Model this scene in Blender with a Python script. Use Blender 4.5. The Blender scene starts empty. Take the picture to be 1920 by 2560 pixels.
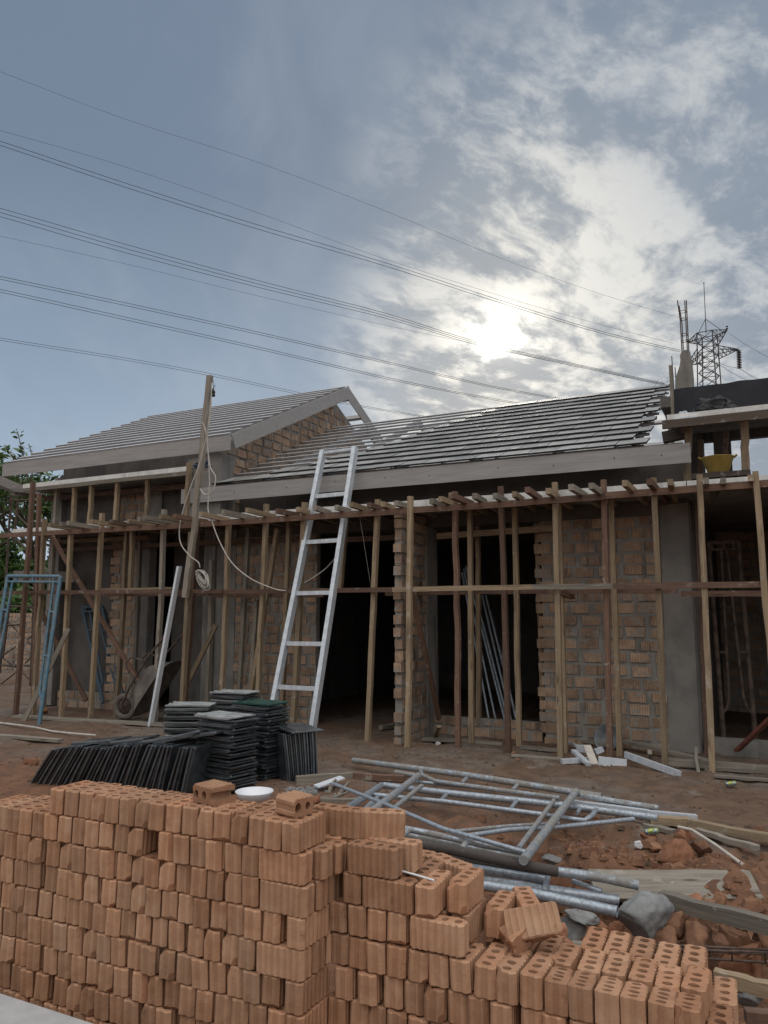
import bpy, bmesh, math, random
from mathutils import Vector, Matrix, noise
random.seed(7)
R = math.radians
scene = bpy.context.scene
# ------------------------------------------------------------------ camera
# world x runs along the facade (right), y into the house, z up
F, PITCH, YAW, CH = 1923.0, R(7.55), R(26.6), 1.5
cam = bpy.data.cameras.new('camera'); co = bpy.data.objects.new('camera', cam)
scene.collection.objects.link(co); scene.camera = co
co.location = (0, 0, CH); co.rotation_euler = (math.pi/2 + PITCH, 0, YAW)
cam.sensor_fit = 'VERTICAL'; cam.sensor_height = 34.6; cam.sensor_width = 34.6; cam.lens = 26.0
cam.clip_start = 0.05; cam.clip_end = 3000
scene.render.resolution_x, scene.render.resolution_y = 768, 1024

def ray(x, y):
    a = (x-960)/F; b = -(y-1280)/F
    X = a; Y = math.cos(PITCH) - b*math.sin(PITCH); Z = math.sin(PITCH) + b*math.cos(PITCH)
    return Vector((X*math.cos(YAW) - Y*math.sin(YAW), X*math.sin(YAW) + Y*math.cos(YAW), Z))
CAM = Vector((0, 0, CH))
def P(x, y, z=None, v=None, u=None, d=None):
    r = ray(x, y)
    if z is not None: t = (z-CH)/r.z
    elif v is not None: t = v/r.y
    elif u is not None: t = u/r.x
    else: t = d/r.length
    return CAM + r*t
SUN = ray(1245, 850).normalized()
FWD = ray(960, 1280).normalized()

# ------------------------------------------------------------------ sky
world = bpy.data.worlds.new('World'); scene.world = world; world.use_nodes = True
wt = world.node_tree; wt.nodes.clear()
def N(t, typ, **kw):
    n = t.nodes.new(typ)
    for k, v in kw.items():
        if hasattr(n, k): setattr(n, k, v)
    return n
class G:
    """tiny node-graph writer"""
    def __init__(s, t): s.t = t
    def put(s, sock, v):
        if v is None: return
        if hasattr(v, 'is_output') or isinstance(v, bpy.types.NodeSocket): s.t.links.new(v, sock)
        else:
            if hasattr(sock, 'default_value'):
                try:
                    if len(sock.default_value) == 4 and len(v) == 3: v = (*v, 1)
                except TypeError: pass
                sock.default_value = v
    def m(s, op, a, b=None, c=None, clamp=False):
        n = s.t.nodes.new('ShaderNodeMath'); n.operation = op; n.use_clamp = clamp
        for i, q in enumerate((a, b, c)): s.put(n.inputs[i], q)
        return n.outputs[0]
    def vm(s, op, a, b=None, sc=None):
        n = s.t.nodes.new('ShaderNodeVectorMath'); n.operation = op
        s.put(n.inputs[0], a); s.put(n.inputs[1], b)
        if sc is not None: s.put(n.inputs['Scale'], sc)
        return n.outputs['Value'] if op in ('DOT_PRODUCT', 'LENGTH', 'DISTANCE') else n.outputs[0]
    def sep(s, v):
        n = s.t.nodes.new('ShaderNodeSeparateXYZ'); s.put(n.inputs[0], v); return n.outputs
    def comb(s, x, y, z):
        n = s.t.nodes.new('ShaderNodeCombineXYZ')
        for i, q in enumerate((x, y, z)): s.put(n.inputs[i], q)
        return n.outputs[0]
    def noise(s, v, scale=5, detail=4, rough=.55, dist=0.0, col=False):
        n = s.t.nodes.new('ShaderNodeTexNoise')
        s.put(n.inputs['Vector'], v); s.put(n.inputs['Scale'], scale); n.inputs['Detail'].default_value = detail
        n.inputs['Roughness'].default_value = rough; n.inputs['Distortion'].default_value = dist
        return n.outputs['Color'] if col else n.outputs[0]
    def vor(s, v, scale=5, feature='F1', out='Distance', rand=1):
        n = s.t.nodes.new('ShaderNodeTexVoronoi'); n.feature = feature
        s.put(n.inputs['Vector'], v); s.put(n.inputs['Scale'], scale); n.inputs['Randomness'].default_value = rand
        return n.outputs[out]
    def wave(s, v, scale=5, dist=1, detail=2, dirn='X', prof='SIN'):
        n = s.t.nodes.new('ShaderNodeTexWave'); n.bands_direction = dirn; n.wave_profile = prof
        s.put(n.inputs['Vector'], v); s.put(n.inputs['Scale'], scale); n.inputs['Distortion'].default_value = dist
        n.inputs['Detail'].default_value = detail; return n.outputs[1]
    def step(s, v, lo, hi, a=0., b=1.):
        n = s.t.nodes.new('ShaderNodeMapRange'); n.interpolation_type = 'SMOOTHSTEP'
        s.put(n.inputs[0], v)
        for i, q in enumerate((lo, hi, a, b)): s.put(n.inputs[1+i], q)
        return n.outputs[0]
    def mix(s, f, a, b, mode='MIX'):
        n = s.t.nodes.new('ShaderNodeMix'); n.data_type = 'RGBA'; n.blend_type = mode
        s.put(n.inputs['Factor'], f); s.put(n.inputs[6], a); s.put(n.inputs[7], b)
        return n.outputs[2]
    def ramp(s, f, stops):
        n = s.t.nodes.new('ShaderNodeValToRGB'); s.put(n.inputs[0], f)
        e = n.color_ramp.elements
        while len(e) < len(stops): e.new(.5)
        for q, (p, c) in zip(e, stops): q.position = p; q.color = (*c, 1)
        return n.outputs[0]
    def map(s, v, sc=(1, 1, 1), loc=(0, 0, 0), rot=(0, 0, 0)):
        n = s.t.nodes.new('ShaderNodeMapping'); s.put(n.inputs[0], v)
        n.inputs[1].default_value = loc; n.inputs[2].default_value = rot; n.inputs[3].default_value = sc
        return n.outputs[0]
w = G(wt)
SUN_EL = math.asin(SUN.z); SUN_AZ = math.atan2(SUN.x, SUN.y)
gen = w.vm('NORMALIZE', N(wt, 'ShaderNodeTexCoord').outputs['Generated'])
dx, dy, dz = w.sep(gen)
el = w.m('MAXIMUM', dz, 0.0)
base = w.ramp(el, [(0.0, (.50, .62, .76)), (.16, (.37, .47, .59)), (.30, (.27, .355, .465)), (.50, (.185, .245, .335)), (1.0, (.20, .25, .33))])
# added: unseen sky behind the camera, tinted neutral to take blue off the walls
rear = w.step(w.vm('DOT_PRODUCT', gen, (-FWD.x, -FWD.y, 0.0)), -.15, .55)
base = w.mix(rear, base, (.68, .66, .625))
# cloud deck: direction projected on a flat layer
inv = w.m('DIVIDE', 1.0, w.m('ADD', el, .16))
q = w.comb(w.m('MULTIPLY', dx, inv), w.m('MULTIPLY', dy, inv), 0.0)
qm = w.map(q, sc=(1.0, .72, 1), rot=(0, 0, R(40)))
warp = w.vm('SCALE', w.vm('SUBTRACT', w.noise(qm, 2.2, 3, col=True), (.5, .5, .5)), sc=.20)
qw = w.vm('ADD', qm, warp)
n1 = w.noise(qw, 2.6, 7, .62)
n2 = w.noise(w.map(qw, sc=(1, .7, 1)), 11.0, 7, .64)
nn = w.m('ADD', w.m('MULTIPLY', n1, .50), w.m('MULTIPLY', n2, .50))
soft = w.noise(q, 1.2, 4, .5)
sd = w.vm('DOT_PRODUCT', gen, tuple(SUN))
CL = ray(1690, 740).normalized()
reg = w.vm('DOT_PRODUCT', gen, tuple(CL))
reg = w.m('ADD', reg, w.m('MULTIPLY', w.m('SUBTRACT', soft, .5), .12))
regm = w.step(reg, .895, .968)
bright = w.step(nn, .44, .58)
cloud = w.mix(bright, (.25, .305, .38), (.565, .59, .61))
near = w.step(sd, .955, .998)
cloud = w.mix(near, cloud, w.mix(bright, (.32, .365, .41), (.82, .81, .755)))
col = w.mix(regm, base, cloud)
# faint streaks over the grey-blue part
sk = w.noise(w.map(qw, sc=(.55, 1.5, 1)), 2.4, 6, .58)
col = w.mix(w.m('MULTIPLY', w.step(sk, .46, .68), .20), col, (.47, .53, .60))
col = w.mix(w.m('MULTIPLY', w.step(w.noise(w.map(qw, sc=(.6, 1.2, 1)), 1.5, 5, .55), .50, .68), .34), col, (.215, .27, .345))
sp = w.m('MAXIMUM', sd, 0.0)
wob = w.vm('SCALE', w.vm('SUBTRACT', w.noise(gen, 14.0, 5, .6, col=True), (.5, .5, .5)), sc=.11)
sp3 = w.m('MAXIMUM', w.vm('DOT_PRODUCT', w.vm('NORMALIZE', w.vm('ADD', gen, wob)), tuple(SUN)), 0.0)
g1 = w.m('MULTIPLY', w.m('POWER', sp, 60.0), w.m('ADD', .01, w.m('MULTIPLY', bright, .09)))
g2 = w.m('MULTIPLY', w.m('POWER', sp, 600.0), w.m('ADD', .06, w.m('MULTIPLY', bright, .34)))
g3 = w.m('MULTIPLY', w.m('POWER', sp3, 2900.0), w.m('ADD', .5, w.m('MULTIPLY', bright, 2.6)))
gl = w.m('ADD', w.m('ADD', g1, g2), g3)
col = w.mix(1.0, col, w.vm('SCALE', (1.0, .95, .83), sc=gl), 'ADD')
# added: unseen sky high overhead, brightened to light the bricks and facade
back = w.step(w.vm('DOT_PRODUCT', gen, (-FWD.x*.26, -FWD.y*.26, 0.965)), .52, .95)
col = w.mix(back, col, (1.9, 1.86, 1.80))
low = w.step(dz, -.05, .02)
col = w.mix(low, (.10, .085, .07), col)
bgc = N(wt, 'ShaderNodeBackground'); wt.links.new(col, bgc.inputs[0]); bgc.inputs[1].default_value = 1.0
skyt = N(wt, 'ShaderNodeTexSky', sky_type='NISHITA', sun_disc=False, sun_elevation=SUN_EL, sun_rotation=SUN_AZ)
bgs = N(wt, 'ShaderNodeBackground'); wt.links.new(skyt.outputs[0], bgs.inputs[0]); bgs.inputs[1].default_value = 0.06
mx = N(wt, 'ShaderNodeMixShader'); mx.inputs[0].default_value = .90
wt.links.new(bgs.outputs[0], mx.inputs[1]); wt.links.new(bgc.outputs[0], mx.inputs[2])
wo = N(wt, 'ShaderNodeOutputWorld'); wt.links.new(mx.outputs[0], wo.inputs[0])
# ------------------------------------------------------------------ sun (veiled by cloud)
sl = bpy.data.lights.new('sun', 'SUN'); sl.energy = 1.2; sl.angle = R(12); sl.color = (1, .93, .82)
so = bpy.data.objects.new('sun', sl); scene.collection.objects.link(so)
so.rotation_euler = (-SUN).to_track_quat('-Z', 'Y').to_euler(); so.location = (0, 0, 20)
vs = scene.view_settings; vs.view_transform = 'Standard'; vs.look = 'None'; vs.gamma = 1; vs.use_curve_mapping = False
vs.exposure = 0.0
scene.cycles.max_bounces = 6; scene.cycles.diffuse_bounces = 3; scene.cycles.glossy_bounces = 3
scene.cycles.transparent_max_bounces = 8
scene.cycles.use_denoising = True

# ------------------------------------------------------------------ materials
def mat(name, fn, rough=.8, metal=0.0, spec=.5):
    m = bpy.data.materials.new(name); m.use_nodes = True
    t = m.node_tree; b = t.nodes['Principled BSDF']; g = G(t)
    tc = N(t, 'ShaderNodeTexCoord'); oi = N(t, 'ShaderNodeObjectInfo'); geo = N(t, 'ShaderNodeNewGeometry')
    b.inputs['Roughness'].default_value = rough; b.inputs['Metallic'].default_value = metal
    b.inputs['Specular IOR Level'].default_value = spec
    r = fn(g, tc.outputs['Object'], oi.outputs['Random'], geo)
    if 'c' in r: g.put(b.inputs['Base Color'], r['c'])
    if 'r' in r: g.put(b.inputs['Roughness'], r['r'])
    if 'm' in r: g.put(b.inputs['Metallic'], r['m'])
    if 'a' in r: g.put(b.inputs['Alpha'], r['a'])
    if 'h' in r:
        n = N(t, 'ShaderNodeBump'); n.inputs['Strength'].default_value = r.get('hs', .5); n.inputs['Distance'].default_value = r.get('hd', .01)
        t.links.new(r['h'], n.inputs['Height']); t.links.new(n.outputs[0], b.inputs['Normal'])
    for k_, v_ in r.get('p', {}).items(): b.inputs[k_].default_value = v_
    return m
def wood(c1, c2, stain=(.05, .04, .035), st=.35):
    def f(g, o, rnd, geo):
        off = g.m('MULTIPLY', rnd, 37.0)
        v = g.vm('ADD', o, g.comb(off, off, off))
        gr = g.noise(g.map(v, sc=(3, 55, 55)), 1, 5, .6, .4)
        c = g.mix(g.step(gr, .3, .7), c1, c2)
        c = g.mix(g.step(g.noise(g.map(v, sc=(1.2, 9, 9)), 1, 4, .6), .5, .75, 0, st), c, stain)
        c = g.mix(g.step(g.noise(v, 9, 3), .60, .72, 0, .4), c, (.42, .40, .37))
        kn = g.vor(g.map(v, sc=(2.2, 14, 14)), 1); c = g.mix(g.step(kn, .05, .16, .75, 0), c, (.045, .03, .02))
        c = g.mix(g.step(g.noise(v, 26, 3, .7), .66, .72, 0, .6), c, (.45, .43, .40))
        val = g.m('ADD', .68, g.m('MULTIPLY', rnd, .6))
        c = g.vm('SCALE', c, sc=val)
        return dict(c=c, h=gr, hs=.5, hd=.004)
    return f
M = {}
M['tan'] = mat('tan timber', wood((.31, .235, .15), (.205, .15, .098), (.04, .032, .027), .65))
M['brown'] = mat('red brown timber', wood((.17, .098, .066), (.105, .062, .045)))
M['dark'] = mat('dark brown timber', wood((.085, .062, .048), (.055, .042, .035)))  # same grain as the brown timber in a much darker tone
M['grey'] = mat('weathered timber', wood((.27, .24, .20), (.17, .15, .125), (.08, .07, .06)))
def brickmat(c1, c2, dusty):
    def f(g, o, rnd, geo):
        off = g.m('MULTIPLY', rnd, 91.0); v = g.vm('ADD', o, g.comb(off, off, off))
        a = g.noise(v, 14, 5, .6); b = g.noise(v, 90, 3, .6)
        c = g.mix(g.step(a, .32, .68), c1, c2)
        c = g.mix(g.step(g.noise(v, 6, 3), .5, .72, 0, .5), c, dusty)
        c = g.mix(g.step(b, .62, .72, 0, .45), c, (.16, .07, .035))
        ch = g.m('FRACT', g.m('MULTIPLY', rnd, 7.31)); c = g.mix(g.m('MULTIPLY', ch, .24), c, (.46, .33, .23))
        c = g.mix(g.step(g.noise(v, 9, 4, .7), .62, .74, 0, .55), c, (.15, .085, .055))
        c = g.vm('SCALE', c, sc=g.m('ADD', .82, g.m('MULTIPLY', rnd, .42)))
        return dict(c=c, h=g.m('ADD', g.m('MULTIPLY', a, .5), g.m('MULTIPLY', b, .5)), hs=.55, hd=.006)
    return f
M['bk_face'] = mat('fired clay', brickmat((.43, .24, .145), (.355, .19, .113), (.49, .325, .225)), .92, spec=.2)
M['bk_groove'] = mat('clay in the grooves', brickmat((.37, .198, .118), (.305, .158, .092), (.43, .27, .18)), .95, spec=.15)
M['bk_top'] = mat('rough clay top', brickmat((.38, .195, .115), (.31, .152, .088), (.44, .265, .175)), .95, spec=.15)
def wallbrick(g, o, rnd, geo):
    x, y, z = g.sep(o)
    s = g.m('ADD', x, y)
    rid = g.m('SINE', g.m('MULTIPLY', s, 230.0))
    isl = geo.outputs['Random Per Island']
    a = g.noise(o, 7, 5, .6); b = g.noise(o, 40, 4, .6)
    c = g.mix(g.step(a, .35, .65), (.46, .33, .235), (.35, .235, .165))
    c = g.vm('SCALE', c, sc=g.m('ADD', .70, g.m('MULTIPLY', isl, .5)))
    c = g.mix(g.step(rid, .55, .95, 0, .40), c, (.15, .08, .055))
    smear = g.step(g.m('ADD', g.m('MULTIPLY', g.noise(o, 4.3, 5, .65), .62), g.m('MULTIPLY', b, .38)), .515, .575)
    c = g.mix(g.m('MULTIPLY', smear, .9), c, (.30, .285, .265))
    st = g.step(g.noise(g.map(o, sc=(6, 6, .9)), 1, 5, .65), .53, .70, 0, .80)
    c = g.mix(st, c, (.045, .042, .042))
    h = g.m('ADD', g.m('MULTIPLY', g.m('MULTIPLY', rid, .35), g.m('SUBTRACT', 1.0, smear)), b)
    return dict(c=c, h=h, hs=.7, hd=.008)
M['wallbrick'] = mat('laid hollow brick', wallbrick, .93, spec=.2)
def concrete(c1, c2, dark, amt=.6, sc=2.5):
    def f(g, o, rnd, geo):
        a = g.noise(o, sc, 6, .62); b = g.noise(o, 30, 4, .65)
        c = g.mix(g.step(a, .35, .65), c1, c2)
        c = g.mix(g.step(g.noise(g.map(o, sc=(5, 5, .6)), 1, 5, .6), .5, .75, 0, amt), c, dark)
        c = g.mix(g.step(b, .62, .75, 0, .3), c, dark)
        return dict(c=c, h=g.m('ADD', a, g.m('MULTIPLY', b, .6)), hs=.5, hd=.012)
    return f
M['mortar'] = mat('mortar', concrete((.32, .305, .285), (.23, .22, .205), (.08, .072, .07)), .95, spec=.2)
M['concrete'] = mat('raw concrete', concrete((.27, .255, .24), (.19, .185, .175), (.07, .065, .065)), .9, spec=.25)
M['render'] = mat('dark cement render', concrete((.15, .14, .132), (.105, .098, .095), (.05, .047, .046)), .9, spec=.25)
M['blackwall'] = mat('blackened parapet render', concrete((.045, .047, .055), (.034, .036, .042), (.02, .02, .024), .5), .85, spec=.25)
M['slabwhite'] = mat('pale slab edge', concrete((.72, .71, .69), (.60, .59, .57), (.20, .18, .16), .5, 6), .8)
M['foreslab'] = mat('pale cement board', concrete((.42, .42, .42), (.37, .37, .375), (.28, .28, .28), .4, 9), .75)
def fascia(g, o, rnd, geo):
    gr = g.noise(g.map(o, sc=(2.2, 26, 26)), 1, 5, .6, .6)
    c = g.mix(g.step(gr, .3, .7), (.345, .335, .33), (.275, .268, .264))
    c = g.mix(g.step(g.noise(o, 3, 4), .55, .8, 0, .35), c, (.31, .30, .295))
    return dict(c=c, h=gr, hs=.35, hd=.004)
M['fascia'] = mat('fibre cement board', fascia, .75)
def batten(g, o, rnd, geo):
    a = g.noise(g.map(o, sc=(1.5, 20, 20)), 1, 4)
    c = g.mix(g.step(a, .3, .7), (.40, .397, .40), (.30, .298, .30))
    return dict(c=c, r=g.step(a, .2, .8, .35, .6), m=.25)
M['batten'] = mat('pale steel batten', batten, .45)
M['battentop'] = mat('batten top with painted sheen', lambda g, o, r, geo: dict(c=(.62, .62, .63)), .3, .2)  # top face paler than the sides: sky reflection put into the colour
def rtile(g, o, rnd, geo):
    isl = geo.outputs['Random Per Island']
    a = g.noise(o, 5, 5, .6); b = g.noise(o, 60, 3)
    c = g.mix(g.step(a, .35, .7), (.22, .22, .215), (.31, .305, .295))
    c = g.vm('SCALE', c, sc=g.m('ADD', .75, g.m('MULTIPLY', isl, .6)))
    return dict(c=c, r=g.m('ADD', g.step(a, .3, .7, .44, .52), g.m('MULTIPLY', isl, .08)), h=b, hs=.05, hd=.002, p={'Coat Weight': .35, 'Coat Roughness': .42, 'Coat IOR': 1.5})
M['rooftile'] = mat('dusty roof tile with painted sheen', rtile, .36, spec=.5)  # top faces only: dust, plus sky sheen put into the grey colour
M['tileedge'] = mat('raw black tile edge', lambda g, o, r, geo: dict(c=g.mix(g.noise(o, 20, 4), (.016, .017, .019), (.032, .033, .036))), .8, spec=.2)
def stile(g, o, rnd, geo):
    off = g.m('MULTIPLY', rnd, 50.0); v = g.vm('ADD', o, g.comb(off, off, 0.0))
    a = g.noise(v, 8, 5, .65); b = g.noise(v, 80, 3)
    c = g.mix(g.step(a, .35, .7), (.020, .026, .032), (.048, .060, .070))
    c = g.mix(g.step(g.noise(v, 22, 4, .7), .60, .72, 0, .5), c, (.15, .145, .14))
    c = g.vm('SCALE', c, sc=g.m('ADD', .7, g.m('MULTIPLY', rnd, .7)))
    return dict(c=c, r=g.step(a, .3, .7, .32, .55), h=b, hs=.3, hd=.003, p={'Coat Weight': .7, 'Coat Roughness': .25, 'Coat IOR': 1.6})
M['tile'] = mat('black tile on the ground', stile, .42, spec=.8)
def stileg(g, o, rnd, geo):
    a = g.noise(o, 8, 5, .65)
    c = g.mix(g.step(a, .35, .7), (.012, .05, .040), (.022, .075, .06))
    return dict(c=c, r=g.step(a, .3, .7, .35, .5))
M['dusttile'] = mat('dusty tile top', concrete((.34, .355, .36), (.22, .235, .24), (.10, .105, .11), .5, 9), .6)
M['greentile'] = mat('dark green tile', stileg, .4)
def galv(g, o, rnd, geo):
    a = g.noise(o, 16, 4, .6); s = g.noise(g.map(o, sc=(40, 40, 5)), 1, 4, .6)
    c = g.mix(g.step(a, .3, .7), (.72, .77, .83), (.55, .60, .66))
    c = g.mix(g.step(s, .55, .75, 0, .4), c, (.30, .32, .35))
    return dict(c=c, r=g.step(a, .3, .7, .33, .55), m=.35)
M['galv'] = mat('galvanised steel', galv, .4)
def pipe(cem, amt):
    def f(g, o, rnd, geo):
        off = g.m('MULTIPLY', rnd, 20.0); v = g.vm('ADD', o, g.comb(off, off, off))
        a = g.noise(v, 10, 5, .65); b = g.noise(v, 45, 4, .7)
        k = g.step(g.m('ADD', g.m('MULTIPLY', a, .75), g.m('MULTIPLY', b, .25)), amt, amt+.16)
        c = g.mix(g.step(b, .4, .6), (.40, .45, .51), (.28, .32, .365))
        cc = g.mix(g.step(b, .5, .75, 0, .6), cem, (.11, .095, .085))
        return dict(c=g.mix(k, c, cc), m=g.step(k, 0., 1., .40, 0.), r=g.step(k, 0., 1., .42, .9), h=b, hs=.4, hd=.004)
    return f
M['pipe'] = mat('steel tube', pipe((.24, .235, .23), .54), .45)
M['pipedirty'] = mat('cement spattered tube', pipe((.25, .24, .225), .40), .7)
M['pipedark'] = mat('black crusted tube', pipe((.07, .06, .055), .27), .85)
def paint(c1, c2, rough):
    def f(g, o, rnd, geo):
        a = g.noise(o, 12, 5, .6)
        return dict(c=g.mix(g.step(a, .4, .68), c1, c2), r=g.step(a, .3, .7, rough-.1, rough+.15))
    return f
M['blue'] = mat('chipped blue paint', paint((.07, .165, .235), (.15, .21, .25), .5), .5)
M['darkblue'] = mat('darker blue paint', paint((.05, .10, .15), (.09, .11, .13), .6), .6)  # darker, greyer mix of the blue above
M['white'] = mat('white enamel', paint((.74, .76, .80), (.68, .70, .74), .3), .3)
M['zinc'] = mat('bright zinc stud', paint((.74, .79, .85), (.62, .67, .73), .35), .35, metal=.15)
M['cable'] = mat('white cable sheath', paint((.50, .47, .43), (.38, .35, .32), .5), .5)
M['black'] = mat('black rubber', paint((.015, .015, .016), (.03, .028, .027), .6), .6)
M['wire'] = mat('dark conductor', paint((.03, .033, .04), (.05, .053, .06), .6), .6)
M['lattice'] = mat('dull lattice steel', paint((.075, .07, .08), (.11, .10, .11), .6), .6, metal=.3)
M['rust'] = mat('rusty steel', paint((.10, .07, .055), (.045, .032, .028), .85), .85)
M['bucket'] = mat('ochre plastic', paint((.30, .215, .05), (.24, .165, .04), .55), .5)
M['tarp'] = mat('black plastic sheet', paint((.008, .009, .012), (.015, .017, .022), .6), .6)
M['bluetarp'] = mat('navy plastic sheet', paint((.02, .04, .085), (.03, .06, .12), .4), .4)
M['bag'] = mat('cloudy plastic bag', paint((.42, .45, .50), (.30, .33, .38), .3), .3)
M['red'] = mat('red rubber grip', paint((.20, .03, .025), (.12, .025, .02), .6), .6)
M['redpaint'] = mat('dull red board', paint((.18, .05, .035), (.10, .04, .03), .8), .8)
M['barrow'] = mat('cement crusted steel tray', concrete((.17, .145, .125), (.10, .085, .075), (.05, .045, .04), .6, 6), .85)
M['basin'] = mat('grey plastic basin', paint((.22, .24, .26), (.16, .175, .19), .5), .5)
M['can'] = mat('printed drink can', lambda g, o, r, geo: dict(c=g.ramp(g.noise(o, 30, 2), [(.36, (.40, .42, .10)), (.46, (.10, .2, .08)), (.52, (.5, .5, .5)), (.60, (.05, .1, .25))]), r=.35, m=.5), .35)
M['paper'] = mat('crumpled paper', paint((.62, .62, .63), (.52, .52, .53), .8), .8)
M['pvc'] = mat('pale pvc pipe', paint((.58, .54, .48), (.48, .44, .39), .5), .5)
def rockm(c1, c2):
    def f(g, o, rnd, geo):
        off = g.m('MULTIPLY', rnd, 20.0); v = g.vm('ADD', o, g.comb(off, off, off))
        a = g.noise(v, 9, 6, .65); b = g.noise(v, 50, 4, .7)
        c = g.mix(g.step(a, .35, .65), c1, c2)
        c = g.vm('SCALE', c, sc=g.m('ADD', .7, g.m('MULTIPLY', rnd, .6)))
        return dict(c=c, h=g.m('ADD', a, g.m('MULTIPLY', b, .5)), hs=.6, hd=.012)
    return f
M['rock'] = mat('grey stone', rockm((.30, .305, .305), (.19, .192, .195)), .9)
M['crumb'] = mat('dusty crumbs', rockm((.17, .125, .095), (.13, .085, .062)), .95, spec=.2)
M['clod'] = mat('orange clay clod', rockm((.27, .145, .088), (.18, .098, .064)), .95, spec=.2)
M['shard'] = mat('broken brick', rockm((.36, .18, .11), (.26, .12, .07)), .93, spec=.2)
def ground(g, o, rnd, geo):
    x, y, z = g.sep(o)
    a = g.noise(o, .8, 6, .62); b = g.noise(o, 6, 6, .65); f = g.noise(o, 45, 4, .7)
    brown = g.mix(g.step(b, .35, .65), (.19, .125, .088), (.13, .088, .066))
    grey = g.mix(g.step(b, .4, .6), (.21, .18, .157), (.155, .132, .114))
    clay = g.mix(g.step(b, .36, .64), (.235, .122, .074), (.155, .085, .056))
    c = g.mix(g.step(a, .46, .60, 0, .75), brown, grey)
    # raw subsoil dug up nearer the road
    dig = g.step(g.m('ADD', y, g.m('MULTIPLY', g.m('SUBTRACT', b, .5), 2.2)), 5.0, 6.4, 1., 0.)
    c = g.mix(g.m('MULTIPLY', dig, g.step(a, .30, .55, .45, 1.)), c, clay)
    purple = g.step(g.noise(o, 2.1, 4), .55, .66, 0, .7)
    c = g.mix(g.m('MULTIPLY', purple, dig), c, (.15, .09, .08))
    sp_ = g.step(g.noise(o, 1.7, 5, .7), .60, .68, 0, .55); c = g.mix(sp_, c, (.27, .245, .22))
    peb = g.vor(o, 26)
    c = g.mix(g.step(g.m('ADD', peb, g.m('MULTIPLY', b, .5)), .30, .34, .55, 0), c, (.23, .19, .16))
    return dict(c=c, h=g.m('ADD', g.m('ADD', g.m('MULTIPLY', b, .7), g.m('MULTIPLY', f, .6)), g.m('MULTIPLY', g.step(g.vor(g.map(o, sc=(3.2, 2.2, 1)), 1), .10, .32), .35)), hs=.9, hd=.035)
M['ground'] = mat('dug laterite soil', ground, .97, spec=.15)
def leafm(g, o, rnd, geo):
    isl = geo.outputs['Random Per Island']
    c = g.mix(isl, (.035, .085, .02), (.09, .15, .035))
    return dict(c=c, r=.55)
M['leaf'] = mat('leaf green', leafm, .55)
M['bark'] = mat('bark', rockm((.12, .095, .07), (.07, .055, .04)), .95)
M['skywall'] = M['mortar']

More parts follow.
